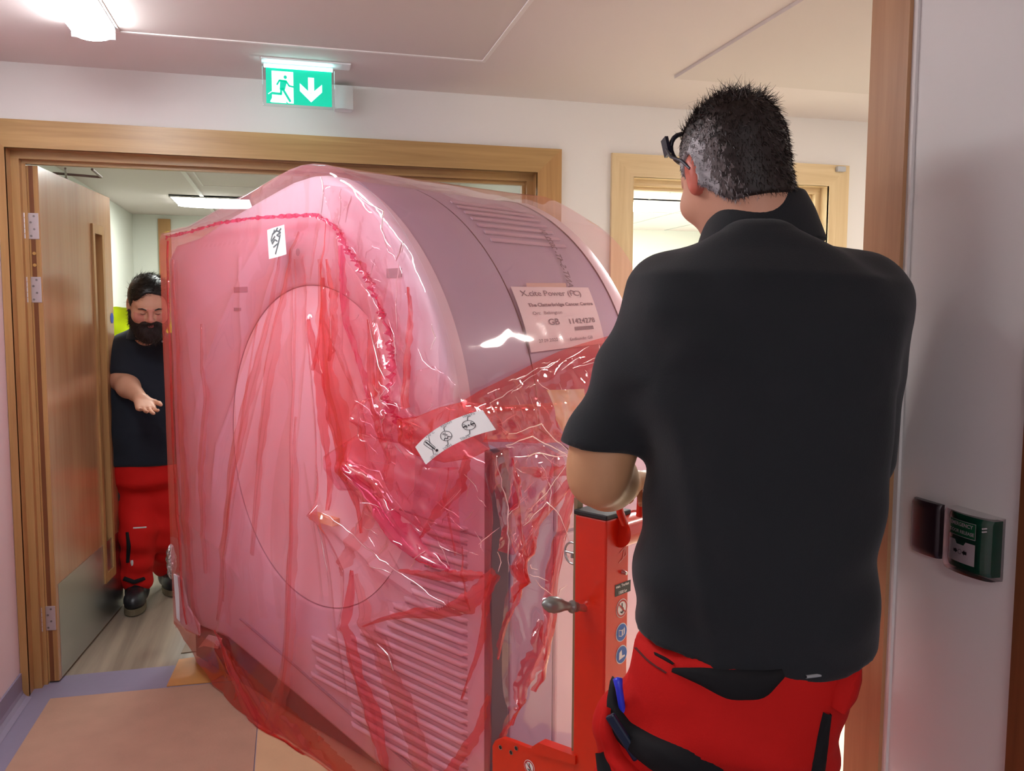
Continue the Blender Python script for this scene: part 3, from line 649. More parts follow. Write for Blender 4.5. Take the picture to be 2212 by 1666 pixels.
hem_ = [qf(i, j) for i, j in fl if ZZ[i, j] < hz_[i]]; below = [qf(i, j) for i, j in fl if hz_[i] <= ZZ[i, j] < seamz[i]]
b.add(vs, below, FILM, True); n0_ = len(b.v)-len(vs)
k_ = b.mi(FILMH); b.f += [tuple(n0_+q for q in f_) for f_ in hem_]; b.m += [k_]*len(hem_); b.sm += [True]*len(hem_); k_ = b.mi(FILML)
b.f += [tuple(n0_+q for q in f_) for f_ in above]; b.m += [k_]*len(above); b.sm += [True]*len(above)
# top and sides: outline swept along b
OD = np.array(densify(OUTF, .014)[:-60]); OD = np.array([p for p in densify(OUTF, .014)])
# drop the closing run of densify (last point back to the first)
last = max(i for i, p in enumerate(OD) if p[0] > 2.06 and p[1] < .06); OD = OD[:last+1]
tn = np.gradient(OD, axis=0); tn /= np.linalg.norm(tn, axis=1)[:, None]+1e-9; nrm_ = np.stack([-tn[:, 1], tn[:, 0]], 1)
arc = np.concatenate([[0], np.cumsum(np.linalg.norm(np.diff(OD, axis=0), axis=1))])
NB = 90; bs = np.linspace(-.012, .97, NB)
AR = np.repeat(arc[:, None], NB, 1); BG = np.repeat(bs[None, :], len(OD), 0)
isend = (OD[:, 0] > 1.93)[:, None]*np.clip((1.17-OD[:, 1])[:, None]/.05, 0, 1)
side_cre = []
SP = 2.065
def ecrease(px, h, w): side_cre.append(([toE(x, y, SP) for x, y in px], h, w))
ecrease([(1213, 985), (1180, 1060), (1130, 1120), (1090, 1200), (1070, 1290)], .04, .03)
ecrease([(1213, 985), (1200, 1100), (1180, 1200), (1160, 1330), (1130, 1450)], .035, .03)
ecrease([(1075, 980), (1090, 1100), (1080, 1240)], .03, .02)
ecrease([(1130, 960), (1120, 1060), (1100, 1180)], .03, .02)
ecrease([(1080, 1240), (1110, 1330), (1120, 1400)], .02, .02)
ecrease([(1150, 1320), (1120, 1480), (1060, 1560)], .03, .025)
ecrease([(1213, 985), (1150, 1010), (1090, 1030)], .03, .02)
ZE = np.repeat(OD[:, 1][:, None], NB, 1)
eo = .008*crumple(BG*4, ZE*3)+.004
for pts, h, w in side_cre:
    d, t = segdist(BG, ZE, pts); eo = eo+h*np.exp(-d/w)*np.clip(6*(1-t)+.15, 0, 1)
topo = .003*noise2(AR, BG, 7)+.004*crumple(AR*1.2, BG*3)*np.exp(-((BG-.02)/.2)**2)
far = np.clip((.9-OD[:, 0])/.3, 0, 1)[:, None]*(OD[:, 1] > 1.7)[:, None]; topo = topo+far*(.012*crumple(AR*4, BG*1.0))
# bulge where the film is slack at the rear rim
ang_ = np.arctan2(OD[:, 0]-CS, OD[:, 1]-CZ)[:, None]; arcm = ((OD[:, 0] > 1.0) & (OD[:, 1] > 1.15))[:, None]
topo = topo+arcm*(.035*np.clip((BG-.45)/.5, 0, 1)**2*(1+.3*np.sin(ang_*9)))*np.clip((ang_-.25)/.45, 0, 1)
off = topo*(1-isend)+eo*isend
low = np.clip((1.27-ZE)/.1, 0, 1)*arcm*(1-isend); off = off+low*(.015+.03*crumple(BG*7, ZE*7))
X_ = OD[:, 0][:, None]+nrm_[:, 0][:, None]*off; Z_ = ZE+nrm_[:, 1][:, None]*off
vs = [G(X_[i, j], BG[i, j], max(.008, Z_[i, j])) for i in range(len(OD)) for j in range(NB)]
b.add(vs, [(i*NB+j, (i+1)*NB+j, (i+1)*NB+j+1, i*NB+j+1) for i in range(len(OD)-1) for j in range(NB-1)], FILML, True)
sheet = b.build('film_sheet', wrap)
# doubled folds of film: ribbons lying on the sheet; (x, y, half width in photo pixels) traced on the front plane
def ribbon(b, pts, m, mode='F', lift=.006, wav=.006, n=46, nw=7, fr=9., sp=SP):
    P = []
    for x, y, w in pts:
        q = toG(x, y, -.05) if mode == 'F' else (toE(x, y, sp) if mode == 'E' else toC(x, y, .95))
        P.append((q[0], q[1], w/1830*2.45))
    P = np.array(P); k = np.linspace(0, len(P)-1, n); Q = np.stack([np.interp(k, range(len(P)), P[:, c]) for c in range(3)], 1)
    for _ in range(3): Q[1:-1] = .25*Q[:-2]+.5*Q[1:-1]+.25*Q[2:]
    sc_ = .95 if mode == 'C' else 1.
    T = np.gradient(Q[:, :2]*np.array([sc_, 1]), axis=0); T /= np.linalg.norm(T, axis=1)[:, None]+1e-9; N_ = np.stack([-T[:, 1], T[:, 0]], 1)
    ph = np.random.uniform(0, 6)
    vs = []
    for i in range(n):
        for j in range(nw):
            e = (j/(nw-1)*2-1)*(1+.22*sin(i*.9+ph)*sin(i*.37+j)); x = Q[i, 0]+N_[i, 0]*Q[i, 2]*e/sc_; z = Q[i, 1]+N_[i, 1]*Q[i, 2]*e
            h = lift+wav*abs(sin(e*fr*.33+ph+i*.12))+wav*.8*(1-e*e)
            if mode == 'F': vs.append(G(x, float(FB(x, z))-h, max(.008, z)))
            elif mode == 'E':
                d_ = sum(hh*math.exp(-float(segdist(np.array(x), np.array(z), pp)[0])/w2) for pp, hh, w2 in side_cre); vs.append(G(sp+.010+d_+h, x, max(.008, z)))
            else: vs.append(CY(x, z, .95+.02+h))
    b.add(vs, [(i*nw+j, i*nw+j+1, (i+1)*nw+j+1, (i+1)*nw+j) for i in range(n-1) for j in range(nw-1)], m, True)
b = MB()
R_ = lambda pts, m=FOLD, **k: ribbon(b, pts, m, **k)
R_([(700, 600, 4), (702, 700, 22), (708, 800, 36), (728, 900, 42), (756, 1000, 36), (775, 1080, 20), (790, 1150, 3)])
R_([(676, 690, 3), (690, 800, 10), (700, 900, 14), (712, 1000, 12), (722, 1100, 4)])
R_([(800, 690, 6), (800, 790, 18), (812, 870, 22), (835, 950, 18), (850, 1000, 8)])
R_([(1030, 985, 9), (1000, 1050, 11), (950, 1110, 9), (915, 1160, 2)])
R_([(885, 1226, 2), (950, 1240, 10), (1000, 1243, 13), (1050, 1240, 6)])
R_([(795, 1350, 2), (850, 1330, 5), (920, 1318, 11), (975, 1320, 14), (1015, 1303, 20), (1050, 1270, 20), (1075, 1235, 12)])
R_([(768, 1230, 3), (765, 1290, 11), (762, 1350, 13), (775, 1420, 14), (800, 1500, 20), (825, 1560, 22), (845, 1620, 12), (857, 1670, 8)])
R_([(1068, 1240, 8), (1052, 1330, 10), (1030, 1420, 6), (1000, 1510, 2)])
R_([(1060, 1500, 6), (1030, 1590, 12), (985, 1650, 12), (960, 1680, 8)])
R_([(356, 520, 2), (363, 700, 5), (370, 900, 9), (376, 1100, 11), (388, 1290, 9), (402, 1350, 3)])
R_([(705, 560, 3), (718, 640, 14), (722, 720, 16), (716, 780, 3)])
R_([(470, 1360, 2), (490, 1420, 10), (540, 1500, 18), (610, 1590, 22), (680, 1670, 22)])
R_([(640, 560, 2), (634, 900, 4), (632, 1200, 4), (620, 1400, 5), (610, 1600, 4)], FOLDS, wav=.002)
R_([(556, 700, 2), (520, 900, 6), (500, 1060, 7), (480, 1300, 4)], FOLDS, wav=.002)
R_([(700, 480, 2), (690, 700, 4), (684, 800, 3)], wav=.002)
R_([(1000, 1180, 1), (1005, 1240, 3), (1018, 1320, 2)], wav=.002)
R_([(975, 1010, 2), (968, 1080, 4), (985, 1200, 2)], wav=.002)
folds = b.build('film_fold', wrap, label='darker red doubled folds of film on the front and lower corner')
b = MB()
for pts in ([(690, 560, 8), (700, 700, 38), (720, 820, 56), (752, 940, 60), (790, 1040, 48), (830, 1110, 16)], [(366, 560, 4), (376, 700, 12), (386, 900, 20), (394, 1100, 24), (408, 1300, 18), (430, 1370, 4)], [(605, 540, 3), (575, 700, 12), (535, 850, 22), (500, 1000, 26), (478, 1200, 22), (470, 1340, 8)], [(640, 500, 3), (610, 640, 14), (580, 800, 22), (556, 1000, 16), (540, 1200, 10)], [(640, 900, 4), (636, 1100, 14), (626, 1300, 22), (612, 1480, 30), (600, 1600, 34)], [(470, 1385, 6), (510, 1450, 24), (580, 1530, 34), (660, 1610, 40), (740, 1690, 44)], [(860, 960, 10), (830, 1060, 30), (780, 1160, 26), (740, 1240, 10)], [(770, 1240, 8), (800, 1360, 30), (850, 1480, 34), (900, 1600, 30), (930, 1690, 30)], [(430, 700, 4), (440, 860, 16), (430, 1040, 20), (440, 1240, 12)], [(815, 640, 4), (820, 760, 22), (838, 880, 26), (850, 960, 16)]):
    ribbon(b, pts, FOLDS, 'F', lift=.003, wav=.004, n=60, nw=12)
b.build('film_overlap', wrap, label='broad orange-pink overlaps of slack film on the front')
b = MB()
R_([(738, 530, 6), (745, 620, 9), (750, 700, 9), (775, 780, 10), (800, 860, 5)], FOLDM)
R_([(773, 1002, 4), (830, 1075, 19), (880, 1145, 26), (930, 1192, 18), (985, 1228, 3)], FOLDM, lift=.012)
R_([(880, 620, 2), (885, 700, 8), (890, 800, 12), (905, 880, 14)], FOLD)
b.build('film_fold', wrap, label='magenta doubled strips of film slanting to the corner')
b = MB()
E_ = lambda pts, m=FOLD, **k: ribbon(b, pts, m, 'E', **k)
E_([(1213, 987, 3), (1175, 1075, 14), (1120, 1140, 16), (1085, 1200, 14), (1075, 1290, 8)])
E_([(1213, 987, 3), (1195, 1100, 15), (1180, 1200, 20), (1155, 1330, 18), (1140, 1420, 14), (1120, 1480, 6)])
E_([(1140, 1330, 4), (1125, 1400, 16), (1105, 1470, 14), (1090, 1560, 8)])
E_([(1100, 1510, 10), (1075, 1570, 12), (1058, 1640, 10)])
E_([(1080, 985, 4), (1086, 1060, 7), (1092, 1150, 7), (1080, 1240, 8)])
E_([(1075, 1210, 8), (1090, 1280, 12), (1075, 1350, 8), (1062, 1420, 3)])
E_([(1215, 985, 3), (1190, 1010, 12), (1150, 1020, 14), (1100, 1010, 5)])
b.build('film_fold', wrap, label='red twisted folds of film hanging on the near end')
# gathered film along the ledge: a crumpled band from the front corner to the rear
gb = MB()
UPB = [(985, 872), (1030, 845), (1070, 826), (1110, 806), (1150, 785), (1200, 762), (1250, 745), (1310, 728), (1360, 716)]
LOB = [(985, 905), (1030, 895), (1070, 890), (1110, 888), (1150, 886), (1200, 884), (1250, 880), (1310, 870), (1360, 862)]
NU2, NV2 = 120, 34
ku = np.linspace(0, len(UPB)-1, NU2); up_ = np.array([toC(x, y, .94) for x, y in UPB]); lo_ = np.array([toC(x, y, .94) for x, y in LOB])
up_ = np.stack([np.interp(ku, range(len(UPB)), up_[:, c]) for c in (0, 1)], 1); lo_ = np.stack([np.interp(ku, range(len(LOB)), lo_[:, c]) for c in (0, 1)], 1)
vs = []
for i in range(NU2):
    for j in range(NV2):
        t = j/(NV2-1); p = up_[i]*(1-t)+lo_[i]*t; h = .012+.04*float(crumple(p[1]*5, p[0]*3.5))*min(1, t*5)+.02*t
        vs.append(CY(p[0], p[1], .94+h))
gb.add(vs, [(i*NV2+j, i*NV2+j+1, (i+1)*NV2+j+1, (i+1)*NV2+j) for i in range(NU2-1) for j in range(NV2-1)], FOLD, True)
def crumpband(b, top, bot, mode, base, m, amp=.03, nu=110, nv=26, f=8., sp=SP):
    """crumpled band between two photo-traced edges on the front ('F') or end ('E') plane"""
    cv = (lambda p: toG(p[0], p[1], -base)) if mode == 'F' else (lambda p: toE(p[0], p[1], sp+base))
    k = np.linspace(0, len(top)-1, nu); k2 = np.linspace(0, len(bot)-1, nu)
    T_ = np.array([cv(p) for p in top]); B_ = np.array([cv(p) for p in bot])
    T_ = np.stack([np.interp(k, range(len(top)), T_[:, c]) for c in (0, 1)], 1); B_ = np.stack([np.interp(k2, range(len(bot)), B_[:, c]) for c in (0, 1)], 1)
    vs = []
    for i in range(nu):
        for j in range(nv):
            t = j/(nv-1); p = T_[i]*(1-t)+B_[i]*t; e = sin(pi*t)**.5
            h = base+amp*e*float(crumple(p[0]*f, p[1]*f))
            vs.append(G(p[0], -h, p[1]) if mode == 'F' else G(sp+h, p[0], p[1]))
    b.add(vs, [(i*nv+j, i*nv+j+1, (i+1)*nv+j+1, (i+1)*nv+j) for i in range(nu-1) for j in range(nv-1)], m, True)
crumpband(gb, [(860, 905), (900, 900), (950, 880), (1000, 868), (1050, 872)], [(865, 960), (900, 985), (960, 1000), (1020, 990), (1060, 970)], 'F', .10, FOLD, .05)
crumpband(gb, [(1040, 878), (1100, 876), (1160, 872), (1240, 866), (1330, 858)], [(1040, 955), (1100, 955), (1160, 958), (1225, 955), (1330, 940)], 'E', .03, FOLD, .06)
crumpband(gb, [(770, 870), (820, 850), (870, 880), (905, 900)], [(775, 935), (820, 950), (870, 960), (905, 960)], 'F', .08, FILMR, .06, f=10)
crumpband(gb, [(700, 985), (770, 940), (850, 950), (930, 1010), (1000, 1010)], [(735, 1060), (800, 1060), (860, 1110), (930, 1160), (1000, 1200)], 'F', .07, FILMR, .05, f=6)
crumpband(gb, [(1060, 985), (1110, 960), (1160, 955), (1213, 985)], [(1075, 1190), (1110, 1200), (1150, 1150), (1200, 1060)], 'E', .045, FILMR, .05, f=7)
gb.build('film_gather', wrap, label='crumpled red gather of film along the ledge')
kb = MB()
crumpband(kb, [(700, 400), (760, 405), (820, 480), (870, 590), (895, 700)], [(725, 490), (770, 560), (830, 680), (868, 780), (880, 870)], 'F', .048, FILMK, .03, 130, 40, 7.5)
crumpband(kb, [(745, 560), (790, 620), (830, 700), (852, 780), (866, 850)], [(700, 700), (740, 800), (790, 900), (830, 940), (868, 930)], 'F', .050, FILMK, .028, 120, 34, 6.5)
crumpband(kb, [(900, 800), (940, 790), (985, 830)], [(900, 900), (940, 880), (980, 868)], 'F', .045, FILMK, .022, 60, 30, 9.)
kb.build('film_crinkle', wrap, label='shiny crinkled film beside the seam')
# ruffled welded seam
sb = MB()
seam = [(352, 514), (400, 502), (470, 482), (540, 472), (610, 467), (680, 464), (705, 476), (735, 497), (755, 545), (780, 575), (806, 615), (822, 665), (845, 715), (858, 770), (868, 820), (872, 870), (890, 905), (930, 925)]
def seamrib(b, pts, w0, m, amp, nn=420, side=0.):
    P = np.array([toG(x, y, -.045) for x, y in pts]); k = np.linspace(0, len(P)-1, nn); Q = np.stack([np.interp(k, range(len(P)), P[:, c]) for c in (0, 1)], 1)
    T = np.gradient(Q, axis=0); T /= np.linalg.norm(T, axis=1)[:, None]+1e-9; N_ = np.stack([-T[:, 1], T[:, 0]], 1)
    L = np.concatenate([[0], np.cumsum(np.linalg.norm(np.diff(Q, axis=0), axis=1))]); vs = []
    B0 = FB(Q[:, 0], Q[:, 1]); 
    for i in range(nn):
        A = amp*(.35+.65*min(1, max(0, (k[i]-5)/3)))
        for j in range(6):
            e = j/5*2-1; ph = L[i]*170+5*sin(L[i]*43)+3*sin(L[i]*97+1)+1.2*e
            w = w0*(.5+.5*min(1, max(.0, (k[i]-4)/5)))*(1+.3*sin(L[i]*61+2*sin(L[i]*23))+.25*sin(L[i]*133))
            vs.append(G(Q[i, 0]+N_[i, 0]*w*e+A*.4*sin(ph*.7)*abs(e), float(B0[i])-.008-A*(1+sin(ph))*(.25+.75*abs(e)), Q[i, 1]+N_[i, 1]*w*e))
    b.add(vs, [(i*6+j, i*6+j+1, (i+1)*6+j+1, (i+1)*6+j) for i in range(nn-1) for j in range(5)], m, True)
seamrib(sb, seam, .011, FOLDM, .009)
sb.build('seam_ruffle', wrap, label='ruffled magenta welded seam of the film')
# narrow pale glossy tubes along the creases, added to draw glints on the film
plb = MB()
def glint(px, r_=.0022, mode='F', off=.012, jag=2.5, mt=None):
    P = []
    for a, c in zip(px[:-1], px[1:]):
        n = max(2, int(hypot(c[0]-a[0], c[1]-a[1])/14))
        for k in range(n): P.append((a[0]+(c[0]-a[0])*k/n+random.uniform(-jag, jag), a[1]+(c[1]-a[1])*k/n+random.uniform(-jag, jag)))
    P.append(px[-1]); W_ = []
    for x, y in P:
        if mode == 'F': q = toG(x, y, -.06); W_.append(G(q[0], float(FB(q[0], q[1]))-off, q[1]))
        elif mode == 'E': q = toE(x, y, SP+.03); W_.append(G(SP+.03+off, q[0], q[1]))
        else: q = toC(x, y, .96); W_.append(CY(q[0], q[1], .96+off))
    n = len(W_); plb.tube(W_, [r_*(.25+.75*sin(pi*(i+.3)/(n-.4+.001))) for i in range(n)], mt or GLINT, 6)
for px, r_ in (([(752, 1012), (790, 1040), (832, 1085), (858, 1130), (905, 1184)], .0042), ([(712, 1106), (780, 1165), (850, 1212), (920, 1262), (985, 1318)], .003), ([(775, 1000), (825, 1020), (850, 1070), (878, 1110)], .003), ([(770, 1005), (800, 1060), (846, 1120)], .002), ([(760, 420), (790, 440), (822, 455), (818, 500), (838, 540)], .0028), ([(752, 420), (745, 445), (738, 480)], .0035), ([(818, 500), (830, 545), (848, 560), (862, 520), (858, 545)], .003), ([(800, 560), (790, 600), (780, 620)], .0025), ([(850, 560), (852, 640), (855, 720)], .0018), ([(800, 690), (806, 740), (830, 790), (848, 820)], .003), ([(835, 690), (850, 740), (862, 790)], .002), ([(805, 830), (850, 865), (868, 870)], .0028), ([(808, 870), (830, 900), (838, 945)], .003), ([(945, 1160), (960, 1190), (975, 1225)], .0024), ([(812, 1390), (838, 1420), (848, 1450)], .0035), ([(690, 1090), (702, 1180), (712, 1270)], .0022), ([(985, 1318), (1000, 1326)], .002), ([(700, 640), (712, 700), (716, 760)], .002), ([(686, 380), (690, 430), (684, 470)], .003), ([(726, 405), (728, 450), (722, 490)], .003), ([(925, 700), (935, 730), (930, 755)], .002), ([(900, 750), (930, 790), (950, 800)], .0014)):
    glint(px, r_)
rp = random.Random(5)
for k in range(70):
    x, y = rp.uniform(770, 1035), rp.uniform(845, 1220)
    if 890 < x and 880 < y < 1005: continue
    a = rp.choice((rp.uniform(.7, 1.2), rp.uniform(1.8, 2.3), rp.uniform(.2, .6))); L = rp.uniform(16, 60)
    if y < 865 and x > 900: continue
    glint([(x, y), (x+L*cos(a)*.5+rp.uniform(-6, 6), y+L*sin(a)*.5), (x+L*cos(a), y+L*sin(a))], rp.uniform(.0010, .0022), off=rp.uniform(.004, .03))
for k in range(34):
    x, y = rp.uniform(735, 880), rp.uniform(480, 860); f_ = (y-480)/380
    if abs(x-(745+120*f_)) > 45: continue
    a = rp.uniform(.3, 2.6); L = rp.uniform(14, 45); glint([(x, y), (x+L*cos(a)*.5+rp.uniform(-6, 6), y+L*sin(a)*.5), (x+L*cos(a), y+L*sin(a))], rp.uniform(.0012, .0024), off=rp.uniform(.004, .015))
plb.build('film_glint', wrap, label='thin pale glossy tubes drawing the glints on the front film'); plb = MB()
for k in range(46):
    x, y = rp.uniform(1065, 1215), rp.uniform(960, 1260); a = rp.choice((rp.uniform(1.2, 1.9), rp.uniform(2.0, 2.5), rp.uniform(.2, .9))); L = rp.uniform(16, 60)
    glint([(x, y), (x+L*cos(a)*.5+rp.uniform(-6, 6), y+L*sin(a)*.5), (x+L*cos(a), y+L*sin(a))], rp.uniform(.0010, .002), 'E', rp.uniform(.0, .03))
for k in range(36):
    t = rp.random(); x = 990+t*330; yt = np.interp(x, [985, 1070, 1150, 1250, 1360], [872, 826, 785, 745, 716]); y = yt+rp.uniform(8, 90*(1-.2*t)); a = rp.choice((rp.uniform(.8, 1.3), rp.uniform(-.6, -.2))); L = rp.uniform(18, 60)
    glint([(x, y), (x+L*cos(a)*.5+rp.uniform(-5, 5), y+L*sin(a)*.5), (x+L*cos(a), y+L*sin(a))], rp.uniform(.0010, .0022), 'C', rp.uniform(.03, .05))
for px in ([(1070, 960), (1130, 940), (1213, 985)], [(1080, 935), (1150, 915), (1213, 980)], [(1090, 985), (1150, 975), (1213, 987)], [(1213, 987), (1160, 1060), (1120, 1100)], [(1110, 1130), (1160, 1080), (1190, 1110), (1205, 1150)], [(1050, 985), (1075, 1090), (1078, 1230)], [(1150, 1000), (1170, 1060), (1165, 1110)]): glint(px, .0022, 'E', .035)
plb.build('film_glint', wrap, label='thin pale glossy tubes drawing the glints on the film over the ledge')
# tape where the film is stuck to itself
tb = MB(); TAPE = film('amber_tape', (1.0, .86, .70, 1), srgb(236, 196, 150), .45, .8, .5, 20)
crumpband(tb, [(1180, 843), (1220, 842), (1262, 840)], [(1200, 905), (1225, 950), (1262, 1000)], 'E', .10, TAPE, .02, 30, 14, 7.)
tb.build('tape', wrap, label='shiny amber packing tape on the film')
# white foam edges hanging out below the far end
fb = MB(); FO = mat('white_foam_sheet', (.8, .8, .84, 1), .6)
A_ = [toG(*p, -.02) for p in ((376, 1240), (380, 1300), (384, 1335), (402, 1362), (430, 1374), (430, 1350), (404, 1310), (392, 1250))]
fb.prism([tuple(p) for p in A_], lambda u, v, t: G(u, t+.003*sin(v*60), v), -.022, -.014, FO)
A_ = [toG(*p, -.02) for p in ((450, 1372), (428, 1400), (441, 1396), (470, 1402), (478, 1380))]
fb.prism([tuple(p) for p in A_], lambda u, v, t: G(u, t, v), -.02, -.016, FO)
fb.build('foam_sheet', label='torn white foam sheet edge sticking out under the far end of the film', cat='packing foam')
fb = MB(); c = np.array(dep(370, 1214, 3.90)); 
def fn(a, e):
    th = a*2*pi; ph = (e-.5)*pi; r_ = .03*(1+.28*sin(5*th+9*e)*cos(7*e*pi)); return c+np.array((r_*.7*cos(th)*cos(ph), r_*.7*sin(th)*cos(ph), .075*sin(ph)*(1+.12*sin(th*4))))
fb.grid(fn, 26, 20, mat('crinkled_foil', (.75, .75, .75, 1), .18, 1., bump=(70, .9)), True, True); fb.build('foil_wad', label='crumpled silver foil wad at the far lower edge of the film', cat='foil')
# stickers on the film
def stick(pts_top, pts_bot, bpl):
    T_ = np.array([toG(x, y, bpl) for x, y in pts_top]); B_ = np.array([toG(x, y, bpl) for x, y in pts_bot])
    def fn(u, v, h=0.):
        k = u*2; q = lambda P: P[0]*(1-k)*(2-k)/2+P[1]*k*(2-k)+P[2]*k*(k-1)/2
        p = q(B_)*(1-v)+q(T_)*v; return G(p[0], bpl-.004*sin(u*pi*1.3)-h, p[1])
    return fn
fn = stick([(897, 966), (958, 918), (1040, 886)], [(920, 1004), (988, 958), (1069, 929)], -.165)
b = MB(); b.grid(lambda u, v: fn(u, v), 30, 6, PAPER); b.grid(lambda u, v: fn(u, v, -.0008), 30, 6, PAPER); st = b.build('climate_label', wrap, label='curved white label with temperature, humidity and pressure limit symbols')
b = MB(); A2 = 2.9; f3 = lambda x, y: fn(x/A2, y, .0012)     # x in 0..2.9 , y 0..1
K = .02
b.line([(.52, .80), (.66, .28)], .05, INK, f3); b.disc((.70, .18), .06, INK, f3); b.line([(.46, .84), (.40, .78), (.56, .30)], K, INK, f3); b.line([(.56, .86), (.62, .80), (.72, .32)], K, INK, f3); b.line([(.46, .84), (.56, .86)], K, INK, f3)
b.line([(.62, .62), (.74, .86)], K, INK, f3); b.line([(.60, .40), (.50, .12)], K, INK, f3)
b.text('+30\u00b0C', .16, GREYINK, lambda x, y: f3(.62+x, .93+y)); b.text('-20\u00b0C', .16, GREYINK, lambda x, y: f3(.26+x, .06+y))
b.build('thermometer_print', st); b = MB()
ci = lambda c, r_, n=22: [(c[0]+r_*cos(2*pi*i/n), c[1]+r_*1.05*sin(2*pi*i/n)) for i in range(n)]
b.line(ci((1.32, .50), .21), K, INK, f3, True); b.text('%', .24, INK, lambda x, y: f3(1.24+x, .56+y)); b.line([(1.17, .38), (1.24, .44), (1.30, .36), (1.37, .44), (1.45, .37)], K*1.5, INK, f3)
b.line([(1.38, .71), (1.44, .86), (1.55, .88)], K, INK, f3); b.line([(1.26, .30), (1.20, .14), (1.08, .12)], K, INK, f3)
b.text('95%RH', .15, GREYINK, lambda x, y: f3(1.36+x, .95+y)); b.text('5%RH', .15, GREYINK, lambda x, y: f3(.92+x, .05+y))
b.build('humidity_print', st); b = MB(); b.line(ci((2.22, .52), .21), K, INK, f3, True); b.disc((2.22, .52), .03, INK, f3)
for sx_ in (-1, 1): b.line([(2.22+sx_*.19, .52), (2.22+sx_*.08, .52)], .05, INK, f3); b.line([(2.22+sx_*.13, .62), (2.22+sx_*.07, .52), (2.22+sx_*.13, .42)], K, INK, f3)
b.line([(2.28, .73), (2.36, .88), (2.46, .88)], K, INK, f3); b.line([(2.14, .31), (2.06, .14), (1.94, .12)], K, INK, f3)
b.text('106kPa', .15, GREYINK, lambda x, y: f3(2.2+x, .95+y)); b.text('70kPa', .15, GREYINK, lambda x, y: f3(1.66+x, .08+y))
b.build('pressure_print', st)
fn = stick([(577, 497), (594, 492), (612, 485)], [(581, 560), (599, 556), (617, 549)], -.075)
b = MB(); b.grid(lambda u, v: fn(u, v), 8, 6, PAPER); st = b.build('hand_label', wrap, label='small white label with a grey hand and hook symbol')
f4 = lambda x, y: fn(x, y, .0012); b = MB()
HK = mat('label_grey', (.12, .14, .15, 1), .6)
for pl_ in ([(.28, .62), (.40, .80), (.62, .88), (.80, .78), (.62, .72), (.72, .66)], [(.28, .62), (.34, .48), (.50, .60), (.62, .52)], [(.40, .36), (.66, .44), (.48, .12)], [(.66, .44), (.78, .70)], [(.30, .56), (.52, .70)], [(.44, .80), (.52, .92)], [(.58, .86), (.68, .95)], [(.72, .82), (.84, .90)]): b.line(pl_, .05, HK, f4)
b.build('print', st)

# ================================================================== red lifting trolley
trol = empty('lifting_trolley', G(2.42, -.03, 0), atan2(ES[1], ES[0]), label='orange-red heavy lifting trolley with a square mast, crank and warning stickers', cat='lifting trolley')
m0, m1, n0, n1, mh = 2.372, 2.464, -.076, .013, 1.03
MB().rbox((m0, n0, .06), (m1, n1, mh), RED, .004, G).build('mast', trol)
MB().rbox((m0-.003, n0-.003, mh), (m1+.003, n1+.003, mh+.012), BLACK, .003, G).build('mast_cap', trol, label='black mast cap')
MB().box((m0-.014, n0+.012, .3), (m0-.003, n0+.032, mh+.035), mat('rack_steel', srgb(150, 132, 104), .4, .6), G).build('rack', trol, label='thin bare steel rack bar')
pts = [tuple(toG(x, y, n0)) for x, y in ((1064, 1700), (1064, 1612), (1070, 1600), (1084, 1595), (1105, 1602), (1138, 1615), (1150, 1618), (1166, 1622), (1246, 1652), (1246, 1720))]
b = MB(); b.prism(pts, lambda u, v, t: G(u, t, v), n0, n0+.014, RED); lo_s = pts[0][0]
zz = pts[1][1]; b.box((lo_s, n0, .10), (m0, n0+.014, pts[0][1]+.02), RED, G)
b.build('carriage_plate', trol)
pf = [toG(x, y, n0) for x, y in ((1152, 1612), (1166, 1603), (1246, 1632))]
b = MB(); b.prism([tuple(pf[0]), tuple(pf[1]), tuple(pf[2]), (pf[2][0], pf[2][1]-.022), (pf[0][0], pf[0][1]-.016)], lambda u, v, t: G(u, t, v), n0-.006, n0+.022, RED); b.build('carriage_flange', trol)
b = MB(); 
for x, y in ((1081, 1615), (1115, 1617), (1104, 1626)):
    b = MB(); p = toG(x, y, n0-.001); b.disc((p[0], p[1]), .0062, DARKGAP, lambda u, v: G(u, n0-.001, v)); b.disc((p[0], p[1]), .0062, STEEL, lambda u, v: G(u, n0-.0015, v), r2=.005); b.build('bolt_hole', trol)
